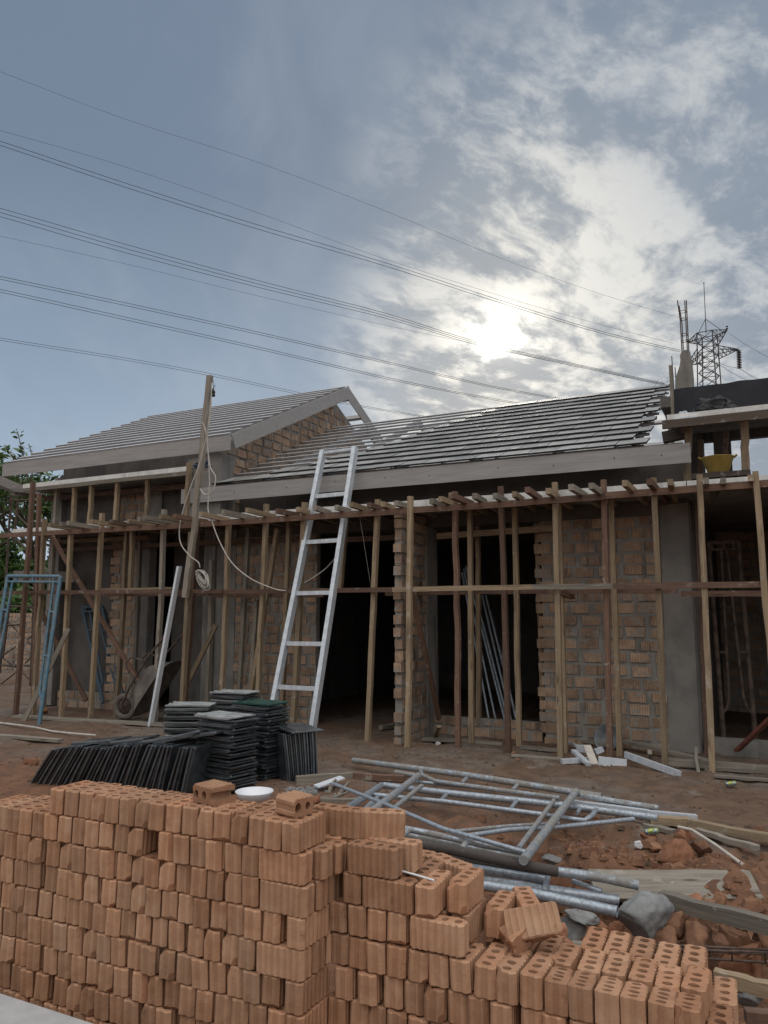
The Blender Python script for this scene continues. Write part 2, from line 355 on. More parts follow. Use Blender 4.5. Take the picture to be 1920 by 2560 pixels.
# ------------------------------------------------------------------ mesh builder and object helpers
class MB:
    def __init__(s): s.v = []; s.f = []; s.mi = []; s.cur = 0; s.smooth = []
    def add(s, vs, fs, smooth=False):
        n = len(s.v); s.v += [Vector(p) for p in vs]
        for f in fs: s.f.append([i+n for i in f]); s.mi.append(s.cur); s.smooth.append(smooth)
    def box(s, lo, hi, j=0.0):
        a, b = lo, hi
        vs = [(x, y, z) for x in (a[0], b[0]) for y in (a[1], b[1]) for z in (a[2], b[2])]
        if j: vs = [tuple(c + random.uniform(-j, j) for c in p) for p in vs]
        s.add(vs, [(0, 1, 3, 2), (4, 6, 7, 5), (0, 4, 5, 1), (2, 3, 7, 6), (0, 2, 6, 4), (1, 5, 7, 3)])
    def beam(s, p0, p1, w, h, up=(0, 0, 1), n=1, bend=0.0, j=0.0, top=None):
        p0, p1 = Vector(p0), Vector(p1); d = (p1-p0).normalized(); up = Vector(up)
        if abs(d.dot(up)) > .98: up = Vector((0, 1, 0))
        sx = d.cross(up).normalized(); sz = sx.cross(d).normalized()
        rings = []
        for i in range(n+1):
            t = i/n; c = p0.lerp(p1, t) + (sx*random.uniform(.3, 1) + sz*random.uniform(-.5, .5))*bend*math.sin(math.pi*t)
            jw = 1+random.uniform(-j, j)
            rings.append([c+sx*a*w/2*jw+sz*b*h/2*jw for a, b in ((-1, -1), (1, -1), (1, 1), (-1, 1))])
        vs = [p for r in rings for p in r]; fs = []
        for i in range(n):
            for k in range(4): fs.append((i*4+k, i*4+(k+1) % 4, i*4+4+(k+1) % 4, i*4+4+k))
        fs.append((3, 2, 1, 0)); e = n*4; fs.append((e, e+1, e+2, e+3)); m0 = len(s.f)
        s.add(vs, fs)
        if top is not None:
            for i in range(n): s.mi[m0+i*4+2] = top
    def tube(s, pts, r, seg=8, cap=True, hollow=False):
        pts = [Vector(p) for p in pts]; rs = r if isinstance(r, (list, tuple)) else [r]*len(pts)
        rings = []; prev = None
        for i, p in enumerate(pts):
            a = pts[max(i-1, 0)]; b = pts[min(i+1, len(pts)-1)]; d = (b-a).normalized()
            if prev is None:
                x = d.orthogonal().normalized()
            else:
                x = (prev - d*prev.dot(d)).normalized()
            prev = x; y = d.cross(x)
            rings.append([p+(x*math.cos(2*math.pi*k/seg)+y*math.sin(2*math.pi*k/seg))*rs[i] for k in range(seg)])
        vs = [p for q in rings for p in q]; fs = []
        for i in range(len(pts)-1):
            for k in range(seg): fs.append((i*seg+k, i*seg+(k+1) % seg, (i+1)*seg+(k+1) % seg, (i+1)*seg+k))
        s.add(vs, fs, True)
        if cap and not hollow:
            e = (len(pts)-1)*seg
            s.add(rings[0], [tuple(range(seg-1, -1, -1))]); s.add(rings[-1], [tuple(range(seg))])
        if hollow:      # open mouths: an inner wall and a rim at each end
            for end, nxt in ((0, 1), (-1, -2)):
                c = pts[end]; d = (pts[nxt]-c).normalized()
                inn = [c+(p-c)*.82 for p in rings[end]]; deep = [p+d*rs[end]*4 for p in inn]
                vs = list(rings[end])+inn+deep
                fs = [(k, (k+1) % seg, seg+(k+1) % seg, seg+k) for k in range(seg)] + [(seg+k, seg+(k+1) % seg, 2*seg+(k+1) % seg, 2*seg+k) for k in range(seg)]
                fs.append(tuple(range(2*seg, 3*seg)))
                s.add(vs, fs)
    def lathe(s, prof, c, seg=24, axis=None):
        c = Vector(c); rot = Vector((0, 0, 1)).rotation_difference(Vector(axis)).to_matrix() if axis else Matrix.Identity(3)
        vs = []; fs = []
        for r, z in prof:
            for k in range(seg): vs.append(c+rot @ Vector((r*math.cos(2*math.pi*k/seg), r*math.sin(2*math.pi*k/seg), z)))
        for i in range(len(prof)-1):
            for k in range(seg): fs.append((i*seg+k, i*seg+(k+1) % seg, (i+1)*seg+(k+1) % seg, (i+1)*seg+k))
        s.add(vs, fs, True)
    def bounds(s):
        lo = Vector([min(p[i] for p in s.v) for i in range(3)]); hi = Vector([max(p[i] for p in s.v) for i in range(3)])
        return lo, hi
    def mesh(s, name, mats, off=Vector((0, 0, 0)), inv=None):
        me = bpy.data.meshes.new(name)
        vs = [(p-off) for p in s.v]
        if inv is not None: vs = [inv @ p for p in vs]
        me.from_pydata([tuple(p) for p in vs], [], s.f)
        for m in (mats if isinstance(mats, (list, tuple)) else [mats]): me.materials.append(m)
        me.polygons.foreach_set('material_index', s.mi); me.polygons.foreach_set('use_smooth', s.smooth)
        me.update(); return me
LINK = scene.collection.objects.link
def tag(o, label=None, cat=None, group=None, kind=None):
    if label: o['label'] = label
    if cat: o['category'] = cat
    if group: o['group'] = group
    if kind: o['kind'] = kind
    return o
def thing(name, label, cat, base, group=None):
    o = bpy.data.objects.new(name, None); o.empty_display_size = .1; LINK(o); o.location = base
    return tag(o, label, cat, group)
def part(parent, name, mb, m, label=None, kind=None):
    par = parent; off = Vector((0, 0, 0))
    while par: off = off + Vector(par.location); par = par.parent
    o = bpy.data.objects.new(name, mb.mesh(name, m, off)); LINK(o); o.parent = parent
    if label: o['label'] = label
    if kind: o['kind'] = kind
    return o
def solo(name, mb, m, label, cat, group=None, kind=None):
    lo, hi = mb.bounds(); base = Vector(((lo.x+hi.x)/2, (lo.y+hi.y)/2, lo.z))
    o = bpy.data.objects.new(name, mb.mesh(name, m, base)); LINK(o); o.location = base
    return tag(o, label, cat, group, kind)
def struct(name, mb, m):
    o = bpy.data.objects.new(name, mb.mesh(name, m)); LINK(o); o['kind'] = 'structure'; return o
def frame_along(p0, p1, up=(0, 0, 1)):
    d = (Vector(p1)-Vector(p0)).normalized(); up = Vector(up)
    if abs(d.dot(up)) > .98: up = Vector((0, 1, 0))
    y = up.cross(d).normalized(); z = d.cross(y)
    return Matrix((d, y, z)).transposed()
def stick(name, p0, p1, w, h, m, label, cat, group=None, up=(0, 0, 1), n=5, bend=.008, j=.03, parent=None):
    """a length of sawn timber or section: its own x axis runs along the piece so the grain does too"""
    p0, p1 = Vector(p0), Vector(p1); rot = frame_along(p0, p1, up); L = (p1-p0).length
    b = MB(); b.beam((0, 0, 0), (L, 0, 0), w, h, (0, 0, 1), n, bend, j)
    o = bpy.data.objects.new(name, b.mesh(name, m)); LINK(o)
    o.matrix_world = Matrix.Translation(p0) @ rot.to_4x4()
    if parent:
        o.parent = parent; o.matrix_local = Matrix.Translation(p0-Vector(parent.location)) @ rot.to_4x4()
        if label: o['label'] = label
        return o
    return tag(o, label, cat, group)
ORD = ['first', 'second', 'third', 'fourth', 'fifth', 'sixth', 'seventh', 'eighth', 'ninth', 'tenth', 'eleventh', 'twelfth', 'thirteenth', 'fourteenth', 'fifteenth', 'sixteenth', 'seventeenth', 'eighteenth', 'nineteenth', 'twentieth'] + ['twenty-'+s for s in ['first', 'second', 'third', 'fourth', 'fifth', 'sixth', 'seventh', 'eighth', 'ninth']] + ['thirtieth']
def ordn(i):
    tens = ['', '', 'twenty', 'thirty', 'forty', 'fifty']
    if i < 20: return ORD[i]
    k = i+1
    return (tens[k//10]+'-'+ORD[k % 10-1]) if k % 10 else {20: 'twentieth', 30: 'thirtieth', 40: 'fortieth', 50: 'fiftieth'}[k]
def sm(a, b, x):
    t = max(0, min(1, (x-a)/(b-a))); return t*t*(3-2*t)

# ------------------------------------------------------------------ ground
def gz(u, v):
    k = sm(-3.4, -1.6, u)
    hi = 5.2 + 1.1*k; lo = 3.6 + .5*k
    z = -.34*(1-sm(lo, hi, v))
    # spoil heap beside the dismantled scaffold
    z += .20*math.exp(-(((u+1.05)/.42)**2+((v-5.05)/.30)**2)) + .13*math.exp(-(((u+.35)/.40)**2+((v-5.25)/.35)**2))
    z += .07*math.exp(-(((u+1.5)/.35)**2+((v-5.35)/.25)**2))
    z -= .16*math.exp(-(((u+1.2)/.8)**2+((v-3.95)/.45)**2))
    if v < 30 and -20 < u < 8:
        amp = .026 + .06*k*(1-sm(5.6, 6.6, v))*sm(3.2, 4.0, v)
        p = Vector((u, v, 0))
        z += amp*(noise.noise(p*1.6) + .6*noise.noise(p*4.1) + .45*noise.noise(p*9.7) + .3*noise.noise(p*21))
    if v > 8.0: z = min(z, .012)
    return z
def axis(lo, hi, st, far):
    a = [lo]; 
    while a[-1] < hi: a.append(a[-1]+st)
    s = st; out = []; x = a[-1]
    while x < far: s *= 1.35; x += s; out.append(x)
    s = st; pre = []; x = lo
    while x > -far: s *= 1.35; x -= s; pre.append(x)
    return pre[::-1]+a+out
ax, ay = axis(-8.5, .9, .045, 900), axis(2.3, 9.0, .045, 900)
gm = MB(); gm.v = [Vector((x, y, gz(x, y))) for x in ax for y in ay]
ny = len(ay)
for i in range(len(ax)-1):
    for k in range(ny-1):
        gm.f.append([i*ny+k, (i+1)*ny+k, (i+1)*ny+k+1, i*ny+k+1]); gm.mi.append(0); gm.smooth.append(True)
struct('ground', gm, M['ground'])

# ------------------------------------------------------------------ houses
BL, BH, GAP = .212, .108, .034
def laid(mb, along, a0, a1, face, depth, z0, z1, keep=None, rag0=False, rag1=False, mortar=True, out=-1):
    """a wall leaf of hollow bricks standing 6-12 mm proud of the mortar bed. along: 'u' or 'v'; face: the other coordinate of the visible face"""
    def bx(a, b, f0, f1, za, zb, j=0):
        lo, hi = sorted((f0, f1))
        if along == 'u': mb.box((a, lo, za), (b, hi, zb), j)
        else: mb.box((lo, a, za), (hi, b, zb), j)
    mb.cur = 1
    inset = .045 if (rag0 or rag1) else 0
    if mortar: bx(a0+(inset if rag0 else 0), a1-(inset if rag1 else 0), face-out*.010, face-out*depth, z0, z1)
    mb.cur = 0; z = z0+.006; k = 0
    while z+BH*.6 < z1:
        x = a0 - (BL*.5 if k % 2 else 0) + random.uniform(-.03, .03)
        if rag0: x = a0 + (.0 if k % 2 else -.03) + random.uniform(-.03, .03) - (.06 if random.random() < .12 else 0)
        first = True
        while x < a1-.02:
            L = BL*random.choice((1, 1, 1, .5 if random.random() < .35 else 1))
            a = max(x, a0-.04 if rag0 else a0+.004); b = min(x+L, a1+(.02 if rag1 and k % 2 else -.004))
            if b-a > .05:
                zc = z+BH/2
                if keep is None or keep((a+b)/2, zc, a, b):
                    dz = random.uniform(-.010, .010); p = random.uniform(-.003, .011)
                    bx(a, b, face+out*p, face-out*depth*.9, z+dz, min(z+BH+dz+random.uniform(-.006, .004), z1-.002), .0045)
            x += L+GAP*random.uniform(.7, 2.1)
        z += BH+GAP+random.uniform(-.004, .004); k += 1
WB = [M['wallbrick'], M['mortar']]
SL = .476; CS = math.cos(math.atan(SL)); SN = math.sin(math.atan(SL))
def slope_pt(u, s, e, zh):       # s metres up the slope from the eave, n metres above it
    return Vector((u, e[0]+s*CS, e[1]+s*SN)) + Vector((0, -SN, CS))*zh
def rslope_pt(u, s, e, n, RV=12.05):
    p = slope_pt(u, s, e, n); return Vector((p.x, 2*RV-p.y, p.z))

# ---- house with the bare gable on the left
gh = thing('gabled_house', 'unfinished brick house with pale bare roof battens and an open gable', 'house', (-9.2, 9.2, 0))
e1 = (8.70, 4.02); NR = 13; ST = 3.71/NR
mb = MB()
for i in range(NR+1):
    s = min(i*ST+.02, 3.69)
    for f in (slope_pt, rslope_pt):
        a = f(-11.6 if f is slope_pt else -11.6, s, e1, .03); b = f(-6.83, s, e1, .03)
        (mb.beam(a, b, .075, .074, (0, -SN if f is slope_pt else SN, CS), 6, .004, 0, 1) if f is slope_pt or i % 2 == 0 else None)
part(gh, 'roof_batten', mb, [M['batten'], M['battentop']])
mb = MB()
for u in (-11.2, -10.1, -9.0, -7.9, -7.3):
    for f in (slope_pt, rslope_pt): mb.beam(f(u, .02, e1, -.055), f(u, 3.70, e1, -.055), .05, .10, (0, -SN if f is slope_pt else SN, CS))
part(gh, 'rafter', mb, M['batten'])
mb = MB(); mb.beam((-11.62, 8.655, 3.93), (-6.79, 8.655, 3.93), .016, .215, n=8, bend=.004); part(gh, 'fascia_board', mb, M['fascia'])
for f, nm in ((slope_pt, 'front'), (rslope_pt, 'rear')):
    mb = MB(); mb.beam(f(-6.78, -.02, e1, -.06), f(-6.78, 3.76, e1, -.06), .016, .215, (0, -SN if f is slope_pt else SN, CS), 6, .003)
    part(gh, 'barge_board', mb, M['fascia'])
mb = MB()
def ingable(a, z, a0, a1): return z+.07 < e1[1]-.10 + SL*(min(a0-e1[0], 2*12.05-e1[0]-a1))
laid(mb, 'v', 8.95, 15.1, -7.10, .10, 2.86, 5.6, ingable, mortar=False, out=1)
mb.cur = 1
pr = [(8.95, 2.86), (15.1, 2.86), (15.1, e1[1]-.12+SL*.25), (12.05, e1[1]-.12+SL*3.35), (8.95, e1[1]-.12+SL*.25)]
vs = [(-7.112, a, z) for a, z in pr]+[(-7.2, a, z) for a, z in pr]
mb.add(vs, [(0, 1, 2, 3, 4), (9, 8, 7, 6, 5)]+[(i, 5+i, 5+(i+1) % 5, (i+1) % 5) for i in range(5)])
part(gh, 'gable_wall', mb, WB)
mb = MB(); mb.box((-7.62, 8.72, 2.87), (-7.0, 9.02, 3.78), .02); part(gh, 'column', mb, M['concrete'])
mb = MB(); mb.box((-11.0, 8.606, 3.55), (-7.5, 9.3, 3.63)); part(gh, 'canopy_slab', mb, M['concrete'])
mb = MB(); mb.box((-11.01, 8.59, 3.545), (-7.49, 8.605, 3.637)); part(gh, 'slab_edge', mb, M['slabwhite'])
mb = MB(); mb.box((-11.0, 8.436, 2.79), (-7.64, 8.449, 2.868)); part(gh, 'slab_edge', mb, M['slabwhite'])
mb = MB(); mb.box((-10.9, 9.3, 3.3), (-7.1, 9.45, 4.0)); part(gh, 'ring_beam', mb, M['render'])
mb = MB()
laid(mb, 'u', -9.42, -8.78, 9.2, .10, 2.87, 3.5); laid(mb, 'u', -9.54, -8.95, 9.2, .10, 0, 2.75, rag0=True)
part(gh, 'brick_wall', mb, WB)
mb = MB(); mb.box((-8.948, 9.19, 0), (-8.74, 9.35, 2.75)); mb.box((-10.98, 9.15, 0), (-10.72, 9.35, 3.54), .01); mb.box((-8.779, 9.21, 2.87), (-8.55, 9.33, 3.54)); part(gh, 'column', mb, M['concrete'])
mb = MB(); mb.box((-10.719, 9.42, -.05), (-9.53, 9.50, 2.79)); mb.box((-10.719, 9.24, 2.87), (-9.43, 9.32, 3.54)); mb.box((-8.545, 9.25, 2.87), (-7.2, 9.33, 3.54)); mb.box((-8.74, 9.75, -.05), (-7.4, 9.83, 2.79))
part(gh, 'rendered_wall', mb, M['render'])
mb = MB(); laid(mb, 'u', -10.7, -9.56, 9.25, .10, -.02, .24); part(gh, 'sill', mb, WB)
mb = MB(); mb.box((-7.62, 9.16, 0), (-7.42, 9.36, 2.75)); part(gh, 'column', mb, M['concrete'])
mb = MB(); mb.box((-11.0, 9.36, 2.80), (-7.21, 15.0, 2.95)); mb.box((-11.0, 8.45, 2.795), (-7.63, 9.36, 2.86)); part(gh, 'floor_slab', mb, M['concrete'])
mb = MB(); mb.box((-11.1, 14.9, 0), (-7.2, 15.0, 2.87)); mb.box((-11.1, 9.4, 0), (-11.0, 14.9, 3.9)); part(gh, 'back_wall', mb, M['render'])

# ---- tiled house in the middle
th = thing('tiled_house', 'unfinished brick house half covered in black roof tiles behind wooden props', 'house', (-4, 9.2, 0))
e2 = (8.70, 3.30)
mb = MB()
for i in range(NR+1):
    s = min(i*ST+.02, 3.69)
    mb.beam(slope_pt(-7.09, s, e2, .025), slope_pt(-1.16, s, e2, .025), .042, .029, (0, -SN, CS), 6, .003, 0, 1)
    if i % 2 == 0: mb.beam(rslope_pt(-7.09, s, e2, .025), rslope_pt(-1.16, s, e2, .025), .05, .045, (0, SN, CS), 6, .003)
part(th, 'roof_batten', mb, [M['batten'], M['battentop']])
mb = MB()
for u in (-6.4, -5.35, -4.3, -3.25, -2.2, -1.3):
    for f in (slope_pt, rslope_pt): mb.beam(f(u, .02, e2, -.05), f(u, 3.70, e2, -.05), .05, .09, (0, -SN if f is slope_pt else SN, CS))
part(th, 'rafter', mb, M['batten'])
lefts = [(545, 1212), (656, 1190), (767, 1167), (838, 1146), (905, 1125), (957, 1109), (1008, 1097), (1049, 1087), (1092, 1073), (1134, 1057), (1176, 1044), (1208, 1032), (1254, 1022)]
mb = MB(); TW = .332
for i in range(NR):
    s0 = i*ST-.045; vv = e2[0]+s0*CS
    ul = P(*lefts[i], v=vv).x; ur = -1.17 - (TW*.5 if i % 2 else 0) + (-.02 if i > 6 else .05*(6-i)/6)
    u = ur
    while u-TW > ul-.12:
        t = random.uniform(-.002, .002); k = random.uniform(-.008, .008); wd = TW-.005
        lo, hi = s0+k, s0+.36+k
        a = [slope_pt(u-wd, lo, e2, .066+t), slope_pt(u, lo, e2, .068+t), slope_pt(u, hi, e2, .040+t), slope_pt(u-wd, hi, e2, .040+t)]
        b = [slope_pt(u-wd, lo, e2, .086+t), slope_pt(u, lo, e2, .089+t), slope_pt(u, hi, e2, .056+t), slope_pt(u-wd, hi, e2, .056+t)]
        c = [p+(slope_pt(0, .008, e2, 0)-slope_pt(0, 0, e2, 0)) if q < 2 else p for q, p in enumerate(b)]
        for q in (0, 1): b[q] = b[q]+Vector((0, SN, -CS))*.006
        mb.add(a+b+c, [(3, 2, 1, 0), (0, 1, 5, 4), (4, 5, 9, 8), (8, 9, 10, 11), (1, 2, 6, 5), (2, 3, 7, 6), (3, 0, 4, 7), (9, 5, 6), (4, 8, 7)])
        for q_ in range(-9, 0): mb.mi[q_] = 0 if q_ == -6 else 1
        u -= TW
part(th, 'roof_tile', mb, [M['rooftile'], M['tileedge']])
mb = MB(); mb.beam((-7.66, 8.655, 3.205), (-.68, 8.655, 3.205), .016, .215, n=10, bend=.004); fb = part(th, 'fascia_board', mb, M['fascia'])
def nails(par, pts):
    mb = MB()
    for u, z in pts: mb.lathe([(0, .004), (.006, .003), (.008, 0)], (u, 8.644, z), 8, (0, -1, 0))
    part(par, 'nail', mb, M['rust'])
nails(fb, [(u+random.uniform(-.1, .1), z+random.uniform(-.02, .02)) for u in (-7.4, -6.6, -5.9, -5.1, -4.4, -3.7, -2.9, -2.2, -1.5, -.9) for z in (3.21,)])
mb = MB(); laid(mb, 'u', -2.52, -1.10, 9.2, .10, -.05, 2.62, rag0=True); part(th, 'brick_wall', mb, WB)
mb = MB(); laid(mb, 'u', -7.05, -5.66, 9.2, .10, -.05, 2.62); part(th, 'brick_wall', mb, WB)
mb = MB(); mb.box((-1.10, 9.205, -.05), (-.78, 9.42, 2.74), .008); part(th, 'column', mb, M['concrete'])
mb = MB(); mb.box((-7.41, 9.20, -.05), (-7.055, 9.36, 2.74), .008); part(th, 'column', mb, M['concrete'])
mb = MB(); laid(mb, 'v', 8.36, 9.08, -3.95, .10, -.05, 2.74, rag0=True, out=1)
laid(mb, 'u', -4.048, -3.955, 8.372, .09, -.05, 2.74)
part(th, 'wing_wall', mb, WB)
mb = MB(); mb.box((-4.08, 9.085, -.05), (-3.93, 9.42, 2.62), .006); part(th, 'column', mb, M['concrete'])
mb = MB(); laid(mb, 'u', -3.94, -2.53, 9.27, .10, -.02, .215); part(th, 'sill', mb, WB)
mb = MB(); mb.box((-7.62, 9.22, 2.622), (-.78, 9.40, 2.79)); mb.box((-7.19, 9.3, 2.872), (-.75, 9.41, 3.42)); part(th, 'lintel_beam', mb, M['render'])  # strip above the slab: eave shade put into the dark render colour
mb = MB(); mb.box((-7.62, 8.45, 2.797), (-.72, 9.41, 2.862)); part(th, 'canopy_slab', mb, M['concrete'])
mb = MB(); mb.box((-7.63, 8.436, 2.79), (-.725, 8.449, 2.868)); part(th, 'slab_edge', mb, M['slabwhite'])
mb = MB(); mb.box((-7.2, 9.412, 2.80), (-.75, 15.0, 2.95)); part(th, 'floor_slab', mb, M['concrete'])
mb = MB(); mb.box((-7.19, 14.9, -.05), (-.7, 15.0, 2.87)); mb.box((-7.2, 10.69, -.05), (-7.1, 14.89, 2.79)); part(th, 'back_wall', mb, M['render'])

# ---- house with the black parapet on the right
ph = thing('parapet_house', 'unfinished two-storey house with black parapet and bare column bars', 'house', (0, 9.2, 0))
mb = MB(); n = 24
top = [4.07+.02*noise.noise(Vector((i*.7, 3, 0)))+.012*noise.noise(Vector((i*2.3, 8, 0))) for i in range(n+1)]
xs = [-.88+i*(3.4/n) for i in range(n+1)]
for i in range(n):
    mb.add([(xs[i], 9.2, 3.64), (xs[i+1], 9.2, 3.64), (xs[i+1], 9.2, top[i+1]), (xs[i], 9.2, top[i]), (xs[i], 9.32, 3.64), (xs[i+1], 9.32, 3.64), (xs[i+1], 9.32, top[i+1]), (xs[i], 9.32, top[i])],
           [(0, 1, 2, 3), (7, 6, 5, 4), (3, 2, 6, 7), (0, 3, 7, 4), (1, 5, 6, 2)])
part(ph, 'parapet_wall', mb, M['blackwall'])
mb = MB(); mb.box((-.90, 8.66, 3.57), (2.5, 9.4, 3.635)); part(ph, 'canopy_slab', mb, M['render'])
mb = MB(); mb.box((-.90, 8.646, 3.585), (2.5, 8.659, 3.64)); part(ph, 'slab_edge', mb, M['slabwhite'])
mb = MB(); mb.box((-.71, 8.45, 2.797), (2.5, 9.4, 2.862)); part(ph, 'floor_slab', mb, M['concrete'])
mb = MB(); mb.box((-.715, 8.436, 2.79), (2.5, 8.449, 2.868)); part(ph, 'slab_edge', mb, M['slabwhite'])
mb = MB(); mb.box((-.75, 9.401, 2.80), (2.5, 15, 2.95)); part(ph, 'floor_slab', mb, M['concrete'])
# jagged column stub with starter bars
col = MB(); rng = random.Random(4); rings = []
for i, (z, l, r) in enumerate([(3.98, .86, .665), (4.08, .855, .665), (4.2, .84, .66), (4.3, .825, .662), (4.36, .80, .665), (4.42, .785, .662), (4.47, .78, .675), (4.50, .77, .68), (4.53, .755, .70)]):
    rings.append([(-l+rng.uniform(-.012, .012), 9.24, z), (-r+rng.uniform(-.008, .008), 9.24, z), (-r, 9.40, z), (-l, 9.40, z)])
col.add([p for q in rings for p in q], [(i*4+k, i*4+(k+1) % 4, i*4+4+(k+1) % 4, i*4+4+k) for i in range(8) for k in range(4)]+[(32, 33, 34, 35)])
cp = part(ph, 'column', col, M['concrete'])
mb = MB()
for u, v, t in ((-.765, 9.27, -.02), (-.705, 9.27, .0), (-.755, 9.35, -.02), (-.695, 9.35, .002)): mb.tube([(u, v, 4.35), (u, v, 4.9), (u+t, v, 5.14+random.uniform(-.03, .03))], .0065, 6)
for z in (4.66, 4.74, 4.93, 5.02): mb.tube([(-.77, 9.27, z), (-.705, 9.27, z), (-.695, 9.35, z), (-.76, 9.35, z), (-.77, 9.27, z)], .004, 5)
part(cp, 'reinforcing_bar', mb, M['rust'])
mb = MB()
for u, h in ((-.875, 4.50), (-.845, 4.36)): mb.tube([(u, 9.3, 3.9), (u-.006, 9.3, h)], .006, 6)
for k in range(4):
    u = -.93-.05*k; mb.tube([(u+.05*math.sin(q*1.1+k)+(.02*q if k % 2 else -.01*q), 9.35, 4.02+.05*q) for q in range(6)], .002, 4)
part(ph, 'loose_wire', mb, M['rust'])
mb = MB(); laid(mb, 'u', -.80, 1.6, 13.4, .10, -.05, 2.85); part(ph, 'brick_wall', mb, WB)
mb = MB(); mb.box((-.80, 9.43, -.05), (-.75, 15, 2.79)); mb.box((1.6, 9.3, -.05), (1.7, 15, 2.78)); part(ph, 'rendered_wall', mb, M['render'])
mb = MB(); mb.box((-.70, 9.3, -.02), (2.4, 9.46, .15), .01); part(ph, 'plinth', mb, M['concrete'])
mb = MB(); mb.box((-.74, 11.5, 3.2), (2.4, 11.62, 3.32)); mb.box((-.74, 11.5, 3.9), (2.4, 11.62, 4.5))
for u in (-.95, -.60, .16): mb.box((u, 11.44, 2.95), (u+.22, 11.62, 4.2))
mb.box((-1.1, 9.9, 4.05), (2.4, 11.63, 4.18))
part(ph, 'upper_frame', mb, M['render'])

# ------------------------------------------------------------------ formwork: props, rails, joists
PW = .055
def prop(tp, bt, v, m, label, z0=None, w=PW, d=.062, name='timber_prop', group=None, ztop=None):
    a, b = P(*tp, v=v), P(*bt, v=v)
    if z0 is None: z0 = gz(b.x, v)-.01
    t = (z0-a.z)/(b.z-a.z) if abs(b.z-a.z) > .01 else 1
    foot = a.lerp(b, t); foot.y = v; 
    if ztop is not None: a = a.lerp(foot, (ztop-a.z)/(foot.z-a.z))
    return stick(name, foot, a, d, w, M[m], label, 'timber prop', group, up=(1, 0, 0), n=9, bend=random.uniform(.004, .022), j=.035)
FR = 'timber props of the formwork'
# (top px, second px on the prop, depth, timber, what marks it out)
props = [
 ((83, 1205), (66, 1430), 8.05, 'brown', 'tall dark brown prop at the far left corner of the formwork'),
 ((98, 1235), (83, 1790), 8.45, 'brown', 'brown prop just behind the far left corner prop'),
 ((112, 1297), (86, 1740), 8.22, 'tan', 'pale prop passing behind the blue scaffold frame'),
 ((145, 1195), (130, 1430), 8.75, 'grey', 'weathered grey prop under the left end of the upper canopy'),
 ((178, 1330), (153, 1797), 8.26, 'tan', 'tan prop just right of the blue scaffold frame'),
 ((256, 1283), (226, 1800), 8.30, 'tan', 'stout tan prop in front of the left brick strip'),
 ((318, 1328), (290, 1798), 8.62, 'tan', 'tan prop left of the upturned wheelbarrow'),
 ((411, 1274), (388, 1780), 8.34, 'grey', 'grey tan prop behind the wheelbarrow tray'),
 ((478, 1330), (457, 1740), 8.22, 'tan', 'tan prop under the foot of the cable mast'),
 ((495, 1297), (464, 1736), 8.46, 'brown', 'reddish prop right behind the cable mast'),
 ((572, 1303), (555, 1720), 8.30, 'tan', 'tan prop between cable coil and ladder with the slack cable crossing'),
 ((666, 1260), (645, 1720), 8.30, 'tan', 'tan prop first to the left of the ladder'),
 ((723, 1306), (708, 1700), 8.75, 'tan', 'tan prop seen between the ladder rails on its left side'),
 ((762, 1256), (742, 1640), 8.30, 'tan', 'tan prop crossing behind the ladder near its third rung'),
 ((945, 1249), (919, 1850), 8.30, 'tan', 'tan prop standing alone in the wide dark doorway'),
 ((1026, 1241), (1019, 1868), 8.18, 'tan', 'pale prop against the end of the brick wing wall'),
 ((1137, 1229), (1146, 1866), 8.36, 'brown', 'brown prop with flaking paint at left of the dark window opening'),
 ((1175, 1276), (1179, 1852), 8.78, 'tan', 'tan prop in front of the leaning tubes'),
 ((1252, 1216), (1271, 1872), 8.42, 'brown', 'red brown prop in the middle of the dark window opening'),
 ((1287, 1268), (1298, 1858), 8.80, 'tan', 'tan prop right beside the red brown one in the window opening'),
 ((1387, 1206), (1402, 1890), 8.30, 'tan', 'front prop of the pair at the ragged brick edge'),
 ((1397, 1260), (1413, 1874), 8.70, 'tan', 'rear prop of the pair at the ragged brick edge'),
 ((1509, 1200), (1525, 1887), 8.30, 'brown', 'prop with a red brown lower end above the metal offcuts'),
 ((1528, 1249), (1549, 1876), 8.68, 'tan', 'prop standing just behind the one over the metal offcuts'),
 ((1634, 1195), (1663, 1914), 8.24, 'tan', 'bright tan prop leaning in front of the right brick wall'),
 ((1748, 1187), (1781, 1934), 8.20, 'tan', 'pale prop in front of the dark gap right of the concrete column'),
 ((1888, 1179), (1917, 1538), 8.15, 'tan', 'last prop at the right edge of the photo'),
]
for tp, bt, v, m, lab in props: prop(tp, bt, v, m, lab, group=FR)
for tp, bt, v, lab in [((1194, 1291), (1197, 1800), 9.33, 'rear prop on the brick sill left of the leaning tubes'), ((1341, 1283), (1359, 1808), 9.33, 'rear prop on the brick sill by the ragged brick edge')]:
    prop(tp, bt, v, 'tan', lab, group=FR, z0=.2)
# props leaning or cut short
prop((694, 1322), (627, 1732), 8.72, 'tan', 'slanting timber leaning towards the ladder foot', group=FR)
prop((332, 1301), (326, 1475), 8.55, 'tan', 'short tan prop hung between upper and middle rails', group=FR, z0=1.80)
prop((642, 1500), (625, 1760), 8.95, 'grey', 'weathered board upright left of the ladder', group=FR)
prop((866, 1287), (850, 1470), 8.62, 'tan', 'short tan prop right of the ladder above the middle rail', group=FR, z0=1.78)
prop((752, 1480), (735, 1790), 8.62, 'tan', 'tan prop behind the lower half of the ladder', group=FR, ztop=1.76)
prop((530, 1400), (520, 1700), 8.95, 'grey', 'grey board upright right of the cable mast', group=FR)
prop((622, 1320), (600, 1700), 8.95, 'grey', 'dark upright strip on the brickwork left of the ladder', group=FR)
prop((352, 1330), (336, 1700), 9.05, 'grey', 'thin grey upright on the left brick strip', group=FR)
